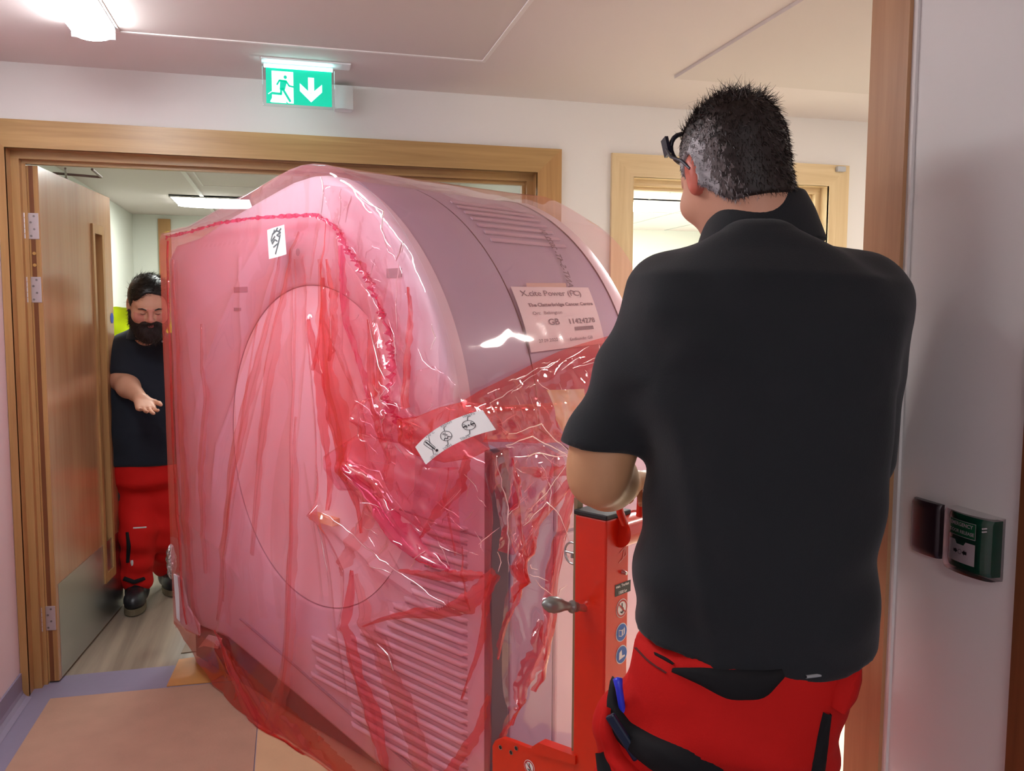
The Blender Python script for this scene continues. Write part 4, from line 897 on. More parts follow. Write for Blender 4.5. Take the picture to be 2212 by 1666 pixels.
def badge(c, r_, kind, fnn, name, lab):
    b = MB(); f0 = lambda x, y: fnn(c[0]+x, c[1]+y, .0008); f1_ = lambda x, y: fnn(c[0]+x, c[1]+y, .0014); f2_ = lambda x, y: fnn(c[0]+x, c[1]+y, .0020)
    BL = mat('mandatory_blue', srgb(52, 104, 190), .4); RR = mat('prohibit_red', srgb(190, 30, 30), .4)
    b.disc((0, 0), r_, WHT, f0)
    if kind == 'no': b.disc((0, 0), r_*.92, RR, f1_, r2=r_*.74)
    else: b.disc((0, 0), r_*.9, BL, f1_)
    if kind == 'no':
        b.line([(0, r_*.5), (0, r_*.1), (r_*.18, -r_*.05), (r_*.22, -r_*.3), (0, -r_*.48), (-r_*.25, -r_*.35)], r_*.16, INK, f1_); b.line([(-r_*.58, r_*.55), (r_*.58, -r_*.55)], r_*.14, RR, f2_)
    if kind == 'book':
        b.poly([(-r_*.55, r_*.4), (-.0, r_*.25), (-.0, -r_*.45), (-r_*.55, -r_*.3)], WHT, f2_); b.poly([(.0, r_*.25), (r_*.5, r_*.45), (r_*.5, -r_*.25), (.0, -r_*.45)], WHT, f2_)
        f5 = lambda x, y: fnn(c[0]+x, c[1]+y, .0026); b.poly([(-r_*.47, r_*.3), (-r_*.06, r_*.18), (-r_*.06, -r_*.35), (-r_*.47, -r_*.22)], BL, f5); b.text('i', r_*.9, BL, lambda x, y: f5(x+r_*.13, y+.05*r_), .0004)
    if kind == 'boot': b.poly([(-r_*.05, r_*.55), (-r_*.45, r_*.3), (-r_*.5, -r_*.5), (r_*.55, -r_*.3), (r_*.5, -r_*.12), (r_*.05, -r_*.12)][::-1], WHT, f2_)
    b.build(name, trol, label=lab)
sideF = lambda u, v, h: G(m1+h, u, v)     # side face of the mast, u = b
def toM(x, y): return toE(x, y, m1)
for (x, y), k_, nm, lb in (((1343, 1314), 'no', 'prohibition_sticker', 'round no hook sticker'), ((1342, 1366), 'book', 'manual_sticker', 'round blue read the manual sticker'), ((1342, 1414), 'boot', 'boot_sticker', 'round blue safety boot sticker')):
    p = toM(x, y); badge((p[0], p[1]), .0225, k_, sideF, nm, lb)
frontF = lambda u, v, h: G(u, n0-h, v)
p = toG(1144, 1657, n0); badge((p[0], p[1]), .018, 'no', frontF, 'prohibition_sticker', 'round no hook sticker on the plate')
p0, p1 = toM(1328, 1290), toM(1362, 1252); b = MB(); b.poly([(p0[0], p0[1]), (p1[0], p0[1]), (p1[0], p1[1]), (p0[0], p1[1])], mat('plate_black', (.02, .02, .02, 1), .4), lambda u, v: sideF(u, v, .0008))
zt_ = (p0[1]+p1[1])/2; b.text('max. Traglast', .0094, WHT, lambda x, y: sideF(p0[0]+.003+x, zt_+.008+y, .0014), .0002); b.text('1500 kg', .0105, WHT, lambda x, y: sideF(p0[0]+.012+x, zt_-.008+y, .0014), .0002); b.build('load_plate', trol, label='black plate reading max. Traglast 1500 kg')
p = toM(1346, 1195); b = MB(); b.line([(p[0]-.016, p[1]-.02), (p[0]+.012, p[1]-.006), (p[0]+.006, p[1]+.014)], .003, mat('etched_pink', srgb(220, 130, 120), .5), lambda u, v: sideF(u, v, .001)); b.line([(p[0]-.012, p[1]+.004), (p[0]+.004, p[1]+.012), (p[0]-.002, p[1]-.012)], .003, MATS['etched_pink'], lambda u, v: sideF(u, v, .001)); b.build('emblem', trol, label='faded pink emblem strokes')
p = toM(1345, 1236); MB().tube([G(m1, p[0], p[1]), G(m1+.012, p[0], p[1]-.001)], [.006, .004], STEEL, 10).build('grease_nipple', trol)
# horizontal shaft with steel ring
p = toM(1336, 1150); cb, cz_ = p[0]+.002, p[1]
SH = lambda h, q: G(m1-.02+0*h, cb+h, cz_+q)
ctr = lambda h: np.array(G(m1+.0, cb+h, cz_))
b = MB(); b.tube([G(m1+.0, -.03, cz_), G(m1+.0, .045, cz_)], .036, RED, 28); b.build('shaft_sleeve', trol)
b = MB(); b.tube([G(m1, .045, cz_), G(m1, .066, cz_)], .040, STEEL, 28).tube([G(m1, .066, cz_), G(m1, .078, cz_)], .034, mat('dull_steel', (.25, .24, .2, 1), .5, .8), 28); b.build('shaft_collar', trol, label='polished steel collar')
hp = [dep(1350, 1132, 1.885), dep(1340, 1108, 1.875), dep(1336, 1085, 1.87), dep(1345, 1052, 1.87), dep(1362, 1036, 1.88), dep(1378, 1046, 1.90), dep(1384, 1075, 1.92), dep(1382, 1115, 1.93)]
MB().tube(hp, .0085, RED, 12).build('pull_handle', trol)
# crank handle
a = dep(1171, 1304, 1.93); c = dep(1246, 1312, 1.98); ax = (c-a)/np.linalg.norm(c-a); L = np.linalg.norm(c-a)
pr = [(0, .0004), (.03, .006), (.10, .0125), (.22, .0185), (.36, .0195), (.5, .0165), (.62, .012), (.72, .0098), (.80, .0105), (.83, .0145), (.88, .0155), (.92, .013), (.94, .0115), (1.0, .0115)]
MB().tube([a+ax*L*t for t, _ in pr], [r_ for _, r_ in pr], mat('handle_grey', srgb(140, 146, 142), .35, .5), 24).build('crank_grip', trol, label='grey turned crank grip')
MB().tube([c, c+ax*.08], .009, STEEL, 12).build('crank_pin', trol)
cw = dep(1236, 1195, 2.03); b = MB(); v1 = EB*.9+ES*.2; v1 = v1/np.linalg.norm(v1)
b.tube([cw+ES*-.012*0+(-ES)*(.022*cos(q))+np.array((0, 0, .026*sin(q))) for q in np.linspace(0, 2*pi, 25)], .003, STEEL, 8, False)
b.tube([cw-ES*.022, cw+ES*.012], .003, STEEL, 8).tube([cw, cw+np.array((0, 0, -.012))], .004, STEEL, 8).tube([cw, cw+EB*.05], .004, STEEL, 8); b.build('hand_wheel', trol, label='small steel hand wheel')
b = MB(); b.rbox((2.2, -.10, .05), (2.56, .30, .11), RED, .004, G); b.build('fork_base', trol)
for bb in (-.07, .27): MB().tube([G(2.5, bb-.02, .051), G(2.5, bb+.02, .051)], .0455, mat('wheel_black', (.03, .03, .03, 1), .5), 22).build('wheel', trol, label='black base wheel')
# ================================================================== people: smooth blended bodies turned into meshes
def nets(f, lo, hi, h):
    """surface of f = 0 inside the box as a quad mesh"""
    lo = np.array(lo, float); hi = np.array(hi, float); n = np.maximum(4, np.ceil((hi-lo)/h).astype(int)+1)
    xs_, ys_, zs_ = [lo[i]+h*np.arange(n[i]) for i in range(3)]
    D = np.empty(n, np.float32)
    for k in range(0, n[2], 24):
        X, Y, Z = np.meshgrid(xs_, ys_, zs_[k:k+24], indexing='ij'); P = np.stack([X.ravel(), Y.ravel(), Z.ravel()], 1)
        D[:, :, k:k+24] = f(P).reshape(X.shape)
    I = D < 0; c = tuple(s-1 for s in n); acc = np.zeros(c+(3,), np.float32); cnt = np.zeros(c, np.float32)
    corner = [(i, j, k) for i in (0, 1) for j in (0, 1) for k in (0, 1)]
    sl = lambda o: tuple(slice(o[a], o[a]+c[a]) for a in range(3))
    for a in range(8):
        for b_ in range(a+1, 8):
            A, B = corner[a], corner[b_]
            if sum(abs(A[i]-B[i]) for i in range(3)) != 1: continue
            da, db = D[sl(A)], D[sl(B)]; m = (I[sl(A)] != I[sl(B)])
            t = np.where(m, da/(da-db+1e-12), 0)
            for i in range(3): acc[..., i] += np.where(m, A[i]+t*(B[i]-A[i]), 0)
            cnt += m
    on = cnt > 0; idx = -np.ones(c, int); idx[on] = np.arange(on.sum())
    base = np.stack(np.nonzero(on), 1); V = lo+h*(base+acc[on]/cnt[on][:, None])
    F = []
    for ax in range(3):
        o = [0, 0, 0]; o[ax] = 1
        A = I[tuple(slice(0, n[i]-o[i]) for i in range(3))]; B = I[tuple(slice(o[i], n[i]) for i in range(3))]
        p = np.stack(np.nonzero(A != B), 1); u, v = [(1, 2), (2, 0), (0, 1)][ax]
        ok = (p[:, u] > 0) & (p[:, v] > 0) & (p[:, u] < n[u]-1) & (p[:, v] < n[v]-1); p = p[ok]
        fl = A[tuple(p.T)]
        def g(du, dv):
            q = p.copy(); q[:, u] -= du; q[:, v] -= dv; return idx[tuple(q.T)]
        q = np.stack([g(0, 0), g(1, 0), g(1, 1), g(0, 1)], 1); q[~fl] = q[~fl][:, ::-1]; F.append(q[(q >= 0).all(1)])
    return V, np.concatenate(F)
def smin(a, b_, k): h = np.maximum(k-np.abs(a-b_), 0)/k; return np.minimum(a, b_)-h*h*k*.25
def smax(a, b_, k): return -smin(-a, -b_, k)
def rc(p, a, b_, ra, rb):
    a = np.asarray(a, float); d = np.asarray(b_, float)-a; t = np.clip((p-a)@d/(d@d+1e-12), 0, 1)
    return np.linalg.norm(p-a-t[:, None]*d, axis=1)-(ra+(rb-ra)*t)
def ell(p, c, r_, M=None):
    q = p-np.asarray(c, float)
    if M is not None: q = q@M
    r_ = np.asarray(r_, float); k0 = np.linalg.norm(q/r_, axis=1); k1 = np.linalg.norm(q/(r_*r_), axis=1)+1e-9; return k0*(k0-1)/k1
def unit(v): v = np.asarray(v, float); return v/np.linalg.norm(v)
def frame(f, up=(0, 0, 1)):
    """columns: right, forward, up"""
    f = unit(f); r_ = unit(np.cross(f, up)); u_ = np.cross(r_, f); return np.stack([r_, f, u_], 1)
def chain(p, pts, k=.012):
    o = None
    for (a, ra), (b_, rb) in zip(pts[:-1], pts[1:]):
        d = rc(p, a, b_, ra, rb); o = d if o is None else smin(o, d, k)
    return o
def head_sdf(c, M, s=1.0, nose=1.0, lids=True):
    def f(P):
        p = (P-c)@M/s
        d = ell(p, (0, -.012, .022), (.077, .100, .091)); d = smin(d, ell(p, (0, .028, -.052), (.062, .062, .072)), .05)
        d = smin(d, ell(p, (0, .055, -.098), (.034, .030, .024)), .035); d = smin(d, ell(p, (0, .074, .018), (.052, .020, .014)), .02)
        for s_ in (-1, 1):
            d = smax(d, -ell(p, (s_*.031, .098, -.008), (.019, .016, .013)), .014)
            d = smin(d, ell(p, (s_*.031, .079, -.010), (.0145, .0125, .0115)), .004)
            d = smin(d, ell(p, (s_*.050, .062, -.038), (.020, .020, .020)), .03)
            d = smin(d, rc(p, (s_*.014, .098, .006), (s_*.046, .084, .010), .0055, .004), .008)
            e = ell(p-np.array((s_*.079, -.008, -.012)), (0, 0, 0), (.011, .021, .034)); e = smax(e, -ell(p, (s_*.092, .0, -.010), (.010, .012, .022)), .006)
            d = smin(d, e, .008)
        d = smin(d, rc(p, (0, .090, .002), (0, .112, -.036), .008, .0115), .012)
        for s_ in (-1, 1): d = smin(d, ell(p, (s_*.012, .102, -.040), (.0085, .010, .008)), .006)
        d = smin(d, ell(p, (0, .090, -.062), (.022, .010, .0055)), .005); d = smin(d, ell(p, (0, .088, -.074), (.019, .010, .0062)), .005)
        return d*s
    return f
def hand_sdf(w, d, n, s, curl=(.2, .25, .3, .35), spread=.1, thumb=.5, sc=1.0):
    """w wrist, d towards the fingers, n palm normal (out of the palm), s towards the thumb"""
    w = np.asarray(w, float); d = unit(d); n = unit(n-d*(n@d)); s = unit(s-d*(s@d)-n*(s@n)); L = .085*sc
    caps = []
    for i, (off, ln, r_) in enumerate(((.030, .072, .0092), (.010, .080, .0096), (-.011, .074, .0090), (-.030, .058, .0080))):
        off *= sc; ln *= sc; b0 = w+d*L*(1-.05*abs(i-1))+s*off
        caps.append(('p', w+s*off*.55+d*.01, b0, .0175*sc, .0125*sc)); a = 0; p = b0; dd = unit(d+s*off*spread*6)
        for j, fr in enumerate((.45, .31, .24)):
            a += curl[i]*(1.0 if j else .8); q = p+(dd*cos(a)+n*sin(a))*ln*fr; caps.append(('f', p, q, r_*(1-.08*j), r_*(1-.08*(j+1)))); p = q
    b0 = w+d*.022*sc+s*.022*sc; t1 = b0+(s*.7+d*.6+n*.45*thumb)*.034*sc; t2 = t1+unit(s*.3+d*.85+n*thumb)*.032*sc; t3 = t2+unit(d*.9+n*thumb*1.1)*.024*sc
    th = [('p', b0, t1, .0165*sc, .0125*sc), ('f', t1, t2, .0115*sc, .0105*sc), ('f', t2, t3, .0105*sc, .0085*sc)]
    def f(P):
        palm = None
        for k_, a, b_, ra, rb in caps+th[:1]:
            if k_ == 'p': e = rc(P, a, b_, ra, rb); palm = e if palm is None else smin(palm, e, .014)
        o = palm
        for ch in (caps, th):
            for k_, a, b_, ra, rb in ch:
                if k_ == 'f': o = smin(o, rc(P, a, b_, ra, rb), .004)
        return o
    return f
def loft(P, a, b_, side, fwd, tab, ex=2.3):
    """elliptic stations between a (t=0) and b (t=1): (t, half width, half depth, shift forward, shift side)"""
    ax = np.asarray(b_, float)-a; L = np.linalg.norm(ax); ax = ax/L; q = P-a; t = q@ax/L; tt = [r_[0] for r_ in tab]
    I_ = lambda k: np.interp(t, tt, [r_[k] for r_ in tab])
    x = q@side-I_(4); y = q@fwd-I_(3); rx, ry = I_(1), I_(2)
    k = (np.abs(x/rx)**ex+np.abs(y/ry)**ex)**(1/ex); d = (k-1)*np.minimum(rx, ry)
    cap = np.maximum((-t+tt[0])*L, (t-tt[-1])*L); return smax(d, cap, .03)
def add_nets(b, f, lo, hi, h, m, cls=None):
    V, F = nets(f, lo, hi, h)
    if cls is None: b.add(V.tolist(), F.tolist(), m, True)
    else:
        k = cls(V[F].mean(1)); n0 = len(b.v); b.v += [tuple(v) for v in V.tolist()]
        ms = [b.mi(x) for x in m]; b.f += [tuple(int(n0+i) for i in q) for q in F]; b.m += [ms[int(i)] for i in k]; b.sm += [True]*len(F)
    return b
def hit(f, x, y, t0=.8, t1=8, step=.6):
    """first point of the body seen at photo position (x, y)"""
    q = ray(x, y); L = np.linalg.norm(q); t = t0
    for _ in range(160):
        p = EYE+q*t; d = float(f(p[None])[0])
        if d < .0006: return p
        t += d*step/L
        if t > t1: return None
    return p
def normal(f, p, e=.002):
    g = np.array([float(f((p+e*v)[None])[0]-f((p-e*v)[None])[0]) for v in np.eye(3)]); return g/np.linalg.norm(g)
def surf_ribbon(b, f, pts, m, lift=.003, thick=.003, n=30, nw=6):
    """band of cloth lying on the body: pts (x, y, half width px)"""
    P = np.array(pts, float); k = np.linspace(0, len(P)-1, n); Q = np.stack([np.interp(k, range(len(P)), P[:, c]) for c in range(3)], 1)
    for _ in range(2): Q[1:-1] = .25*Q[:-2]+.5*Q[1:-1]+.25*Q[2:]
    T = np.gradient(Q[:, :2], axis=0); T /= np.linalg.norm(T, axis=1)[:, None]+1e-9; N_ = np.stack([-T[:, 1], T[:, 0]], 1); rows = []
    for i in range(n):
        row = []
        for j in range(nw):
            e = j/(nw-1)*2-1; p = hit(f, Q[i, 0]+N_[i, 0]*Q[i, 2]*e, Q[i, 1]+N_[i, 1]*Q[i, 2]*e)
            row.append(p)
        rows.append(row)
    rows = [r_ for r_ in rows if sum(p is not None for p in r_) >= 2]; n = len(rows)
    for row in rows:
        ok = [j for j in range(nw) if row[j] is not None]
        for j in range(nw):
            if row[j] is None: row[j] = row[min(ok, key=lambda q: abs(q-j))]
    if n < 2: return b
    vs = []; md = np.median([np.linalg.norm(p-EYE) for r_ in rows for p in r_])
    for row in rows:
        for j, p in enumerate(row):
            if np.linalg.norm(p-EYE) > md+.35: p = EYE+(p-EYE)/np.linalg.norm(p-EYE)*md
            nn = normal(f, p); e = j/(nw-1)*2-1; vs.append(p+nn*(lift+thick*(1-e**4)-(lift+.002)*(e**8)))
    b.add(vs, [(i*nw+j, i*nw+j+1, (i+1)*nw+j+1, (i+1)*nw+j) for i in range(n-1) for j in range(nw-1)], m, True); return b
def strands(b, roots, dirs, lens, m_of, w=.0007, seg=3, bend=None):
    """short tapered hairs"""
    for i, (p, d, L) in enumerate(zip(roots, dirs, lens)):
        s_ = unit(np.cross(d, np.random.randn(3))); bd = bend[i] if bend is not None else np.random.randn(3)*.15
        vs = []
        for k in range(seg+1):
            t = k/seg; c = p+d*L*t+bd*L*t*t; ww = w*(1-.85*t); vs += [c-s_*ww, c+s_*ww]
        b.add(vs, [(2*k, 2*k+1, 2*k+3, 2*k+2) for k in range(seg)], m_of(i), True)
def bounds(pts, pad): a = np.array(pts); return a.min(0)-pad, a.max(0)+pad

SKIN = mat('skin', srgb(214, 160, 132), .5, var=(30, .06)); SKINF = mat('skin_tanned', srgb(206, 154, 112), .5, var=(25, .07)); EARR = mat('reddened_ear', srgb(206, 108, 88), .45)
CHEEK = mat('flushed_skin', srgb(206, 136, 118), .5, var=(30, .06)); LIP = mat('lips', srgb(190, 108, 100), .45)
CLOTHB = mat('black_pique', srgb(34, 37, 40), .85, spec=.25, bump=(420, .12)); CLOTHN = mat('navy_pique', srgb(30, 36, 46), .85, spec=.25, bump=(420, .1))
for _m in (CLOTHB, CLOTHN): _m.node_tree.nodes['Principled BSDF'].inputs['Sheen Weight'].default_value = .12
TRED = mat('red_twill', srgb(196, 24, 20), .8, spec=.2, var=(8, .08), bump=(300, .1)); TBLK = mat('black_twill', srgb(28, 28, 30), .8, spec=.2)
HAIRD = mat('dark_brown_hair', srgb(40, 28, 24), .5); HAIRG = mat('grey_hair', srgb(186, 182, 184), .6); HAIRM = mat('pepper_hair', srgb(106, 96, 94), .55); HAIRB = mat('black_hair', srgb(24, 20, 20), .4)
BEARD = mat('dark_beard', srgb(38, 24, 20), .7)
BOOT = mat('black_leather', srgb(30, 32, 36), .35); SOLE = mat('boot_sole', srgb(104, 92, 70), .7)
HIVIS = mat('hi_vis_yellow', srgb(214, 236, 20), .6, spec=.2)
def wr(P, a, f1_, f2_):
    return a*(np.sin(P[:, 0]*f1_+3*np.sin(P[:, 2]*f2_))*np.sin(P[:, 2]*f2_*1.3+2.2*np.sin(P[:, 1]*f1_*.7+1)))
def boot(name, par, ankle, toe, sc=1.0):
    """laced work boot; ankle above the heel, toe direction"""
    a = np.asarray(ankle, float); d = np.asarray(toe, float); d = unit((d[0], d[1], 0)); s_ = np.array((d[1], -d[0], 0)); g = np.array((a[0], a[1], 0.)); zb = .012
    def f(P):
        q = P-g; l = np.stack([q@s_, q@d, q[:, 2]-zb], 1)/sc
        e = ell(l, (0, .10, .045), (.048, .085, .052)); e = smin(e, ell(l, (0, .0, .05), (.042, .055, .062)), .05); e = smin(e, rc(l, (0, -.005, .06), (0, -.01, .16), .046, .05), .04)
        return np.maximum(smax(e, -(l[:, 2]-.012), .01), l[:, 2]-.17)*sc
    lo, hi = bounds([g-.05-abs(d)*.08, g+d*.2*sc+abs(s_)*.06, g+(0, 0, .2)], .06); b = MB(); add_nets(b, f, lo, hi, .006, BOOT)
    pts = []
    for i in range(32):
        t = 2*pi*i/32; yy = .075+.115*cos(t); xx = (.047+.006*cos(t))*sin(t); pts.append((xx*sc, yy*sc))
    o = b.build(name, par, label='black safety boot with tan sole edge')
    sb_ = MB(); sb_.prism(pts, lambda u, v, t: tuple(g+s_*u+d*v+np.array((0, 0, t))), .006, .034, SOLE); sb_.build('sole', o)
    lb = MB()
    for i in range(4):
        y0 = .07+.022*i; zz = .112-.012*i
        lb.tube([g+d*y0*sc-s_*.022+np.array((0, 0, zz)), g+d*(y0+.01)*sc+np.array((0, 0, zz+.012)), g+d*(y0+.004)*sc+s_*.022+np.array((0, 0, zz))], .003, TBLK, 6)
    lb.build('laces', o); return f

# ------------------------------------------------------------------ the man at the lift, seen from behind
fgdir = unit((sin(radians(20)), cos(radians(20)), 0)); fgs = np.array((fgdir[1], -fgdir[0], 0.))
pel = dep(1612, 1440, 1.50); nb = dep(1655, 500, 1.49); org = np.array((pel[0], pel[1], 0.))
man = empty('person', org+(0, 0, 0), -radians(20), label='man in black polo shirt and red work trousers seen from behind, operating the trolley', cat='person')
LS, LE, LW_ = dep(1462, 640, 1.50), dep(1292, 1032, 1.53), dep(1352, 1046, 1.78)
LM = dep(1306, 955, 1.52)
RS, RE, RW = dep(1858, 660, 1.47), dep(1850, 985, 1.56), dep(1560, 1075, 1.83)
hp_l, hp_r = pel-fgs*.100+np.array((0, 0, -.06)), pel+fgs*.058+np.array((0, 0, -.06))
TT = [(-.12, .185, .135, .0, -.002), (0, .198, .14, 0, .004), (.12, .202, .152, .01, .008), (.3, .202, .158, .015, .016), (.5, .208, .150, .01, .018), (.68, .220, .142, 0, .012), (.80, .222, .130, -.005, .01), (.88, .200, .112, -.005, .008), (.935, .140, .080, 0, .004), (.985, .064, .055, .0, 0), (1.01, .05, .05, .0, 0)]
hemC = dep(1612, 1400, 1.5)
fold_l = [((1420, 980), (1500, 1250)), ]
def fgshirt(P):
    d = loft(P, pel, nb, fgs, fgdir, TT, 2.5)
    slv = smax(rc(P, LS, LM+(LM-LS)*.15, .078, .073), (P-dep(1300, 966, 1.52))@unit(unit(dep(1300, 1060, 1.52)-dep(1320, 900, 1.52))+np.array((0, 0, -.2))), .006)
    d = smin(d, slv, .05); d = smin(d, rc(P, RS, RE, .080, .070), .05)
    d = smin(d, rc(P, LS+(0, 0, .0), nb-(0, 0, .065), .066, .045), .045); d = smin(d, rc(P, RS+(0, 0, .02), nb-(0, 0, .065), .066, .045), .045)
    x_ = P@fgs; z_ = P[:, 2]; d = d+wr(P, .004, 14, 6)+.0045*np.sin(x_*34+z_*20+2*np.sin(z_*9))*np.clip(((P-LS)@(-fgs)+.14)/.1, 0, 1)
    d = d-.006*np.exp(-((x_-(pel@fgs)+.13-(1.25-z_)*.18)/.018)**2)*np.clip((1.42-z_)/.15, 0, 1)+.004*np.sin(z_*26+x_*9)*np.clip((1.12-z_)/.15, 0, 1)
    xr = x_-(pel@fgs); d = d+.0035*np.sin((z_-.35*np.abs(xr+.03))*44+1.8*np.sin(xr*13))*np.clip((1.28-z_)/.2, 0, 1)*np.clip((z_-.93)/.08, 0, 1)
    for sg, ax_, az_ in ((-1, -.17, 1.40), (1, .19, 1.40)):
        rr = np.hypot(xr-ax_, z_-az_); d = d+(.0026 if sg < 0 else .0012)*np.sin(np.arctan2(z_-az_, (xr-ax_)*-sg)*5+rr*16)*np.exp(-((rr-.12)/.08)**2)
    # hem: lower at the back centre, higher at the sides
    xs_ = (P-pel)@fgs; hz = .905+.30*xs_**2*1.6+(-.16*xs_)*(xs_ < 0)*1.0
    hz = hz+.004*np.sin(xs_*40)
    d = smax(d, hz-P[:, 2], .006)
    return d
b = MB(); lo, hi = bounds([pel-(.0, 0, .1), LM, RE, nb, RS, LS, pel+fgs*.24, pel-fgs*.24], .12)
add_nets(b, fgshirt, lo, hi, .0075, CLOTHB); shirt = b.build('polo_shirt', man, label='black short-sleeved polo shirt')
# collar standing round the neck
hc = dep(1580, 366, 1.52); nk = unit(hc-nb)
cc = dep(1640, 490, 1.495); ca = unit(np.array((0, 0, 1))*1.0+nk*.06+fgdir*.15); cx_ = unit(fgs-ca*(fgs@ca)); cy_ = np.cross(ca, cx_)
def colf(a, e):
    t = a*2*pi; prof = [(.066, .030), (.070, .040), (.078, .038), (.090, .012), (.100, -.020), (.106, -.040), (.098, -.044)]
    k = e*(len(prof)-1); i = min(int(k), len(prof)-2); fr = k-i; r_ = prof[i][0]*(1-fr)+prof[i+1][0]*fr; h_ = prof[i][1]*(1-fr)+prof[i+1][1]*fr
    back = (1-sin(t))/2; wv = 1+.02*sin(5*t)
    return cc+cx_*(r_*1.08*cos(t)*wv)+cy_*(r_*.95*sin(t))+ca*(h_*(.75+.45*back)+.012*cos(t))
b = MB(); b.grid(colf, 60, 22, CLOTHB, True, True); b.build('collar', shirt, label='folded black collar')
# trousers
kL, kR = hp_l+np.array((0, 0, -.42))+fgdir*.05-fgs*.03, hp_r+np.array((0, 0, -.42))+fgdir*.02-fgs*.0
aL, aR = np.array((kL[0], kL[1], .10))-fgs*.01, np.array((kR[0], kR[1], .10))
def fgtrou(P):
    d = loft(P, pel-(0, 0, .10), pel+(0, 0, .06), fgs, fgdir, [(-.6, .15, .12, 0, -.05), (-.2, .172, .14, 0, -.036), (0, .186, .150, -.008, -.028), (.5, .188, .145, 0, -.016), (1.0, .184, .135, .0, -.008)], 2.4)
    for h_, k_, a_ in ((hp_l, kL, aL), (hp_r, kR, aR)):
        d = smin(d, chain(P, [(h_-(0, 0, .04), .108 if h_ is hp_l else .096), (k_, .082), (a_, .075)], .05), .045)
    d = smin(d, rc(P, dep(1352, 1540, 1.50), dep(1338, 1700, 1.50), .045, .052), .04)
    xx_ = (P-pel)@fgs; zz_ = P[:, 2]; d = d+.0055*np.sin((zz_+.45*np.abs(xx_-.02))*52+2.5*np.sin(xx_*14))*np.clip((.86-zz_)/.08, 0, 1)+.004*np.sin(xx_*46+zz_*30)*np.clip((.80-zz_)/.1, 0, 1)
    d = d+wr(P, .004, 17, 9)+.003*np.sin(P[:, 2]*38+(P@fgs)*22)*np.clip((.95-P[:, 2])/.1, 0, 1)
    return np.maximum(smax(d, P[:, 2]-.955, .01), .07-P[:, 2])
b = MB(); lo, hi = bounds([pel+(0, 0, .08), aL, aR, pel-fgs*.2, pel+fgs*.2], .15)
add_nets(b, fgtrou, lo, hi, .009, TRED); tro = b.build('work_trousers', man, label='red work trousers with black panels')
b = MB(); surf_ribbon(b, fgtrou, [(1455, 1448, 6), (1520, 1462, 22), (1580, 1480, 36), (1640, 1478, 38), (1690, 1455, 12)], TBLK, .004); b.build('waist_panel', tro, label='black elastic waist panel')
b = MB(); surf_ribbon(b, fgtrou, [(1332, 1475, 5), (1325, 1530, 12), (1345, 1580, 26), (1400, 1620, 34), (1470, 1655, 40), (1540, 1700, 44)], TBLK, .008, .006); b.build('holster_pocket', tro, label='black tool pocket on the left hip')
b = MB(); surf_ribbon(b, fgtrou, [(1322, 1535, 8), (1314, 1580, 12), (1336, 1640, 14), (1382, 1690, 16)], TRED, .016, .008); b.build('pocket_flap', tro, label='red pocket flap edge')
b = MB(); surf_ribbon(b, fgtrou, [(1298, 1625, 8), (1305, 1660, 14), (1318, 1720, 20)], TBLK, .004); b.build('leg_panel', tro, label='black side panel on the left thigh')
b = MB(); surf_ribbon(b, fgtrou, [(1786, 1540, 8), (1776, 1600, 12), (1764, 1680, 14)], TBLK, .004); b.build('leg_panel', tro, label='black side panel on the right thigh')
b = MB(); surf_ribbon(b, fgtrou, [(1832, 1440, 4), (1826, 1465, 14), (1816, 1500, 16), (1800, 1530, 6)], TRED, .014, .008); b.build('pocket_bulge', tro)
b = MB(); surf_ribbon(b, fgtrou, [(1738, 1462, 6), (1768, 1458, 8)], mat('reflective_grey', (.35, .36, .37, 1), .4), .006, .002, 8, 4); b.build('reflective_tab', tro, label='small grey reflective tab')
b = MB(); surf_ribbon(b, fgtrou, [(1372, 1400, 3), (1400, 1430, 3), (1440, 1455, 3)], mat('seam_dark', srgb(90, 10, 10), .8), .002, .001, 10, 3); surf_ribbon(b, fgtrou, [(1415, 1412, 4), (1440, 1425, 5), (1456, 1436, 3)], TBLK, .003, .002, 8, 3); b.build('belt_loop', tro)
for k_, a_ in (('boot', aL), ('boot', aR)): boot(k_, man, a_, fgdir)
pp = hit(fgtrou, 1347, 1510); b = MB(); up_v = unit(dep(1342, 1440, 1.5)-dep(1352, 1510, 1.5)); out_v = normal(fgtrou, pp)
b.tube([pp+out_v*.012-up_v*.05, pp+out_v*.014+up_v*.012, pp+out_v*.014+up_v*.028, pp+out_v*.014+up_v*.031], [.0055, .0065, .0085, .002], mat('pen_blue', srgb(50, 60, 220), .35), 14)
b.build('marker_pen', label='bright blue pen cap sticking out of the trouser side pocket', cat='pen')
pq = hit(fgtrou, 1352, 1585)
b = MB(); nq = normal(fgtrou, pq); tq = unit(dep(1385, 1630, 1.45)-dep(1340, 1560, 1.45)); sq = np.cross(nq, tq)
b.rbox((-.045, -.009, .010), (.045, .009, .022), mat('knife_blue', srgb(20, 34, 60), .4), .004, lambda x, y, z: tuple(pq+tq*x+sq*y+nq*z)); b.build('pocket_tool', label='dark blue tool handle lying in the black hip pocket', cat='tool')
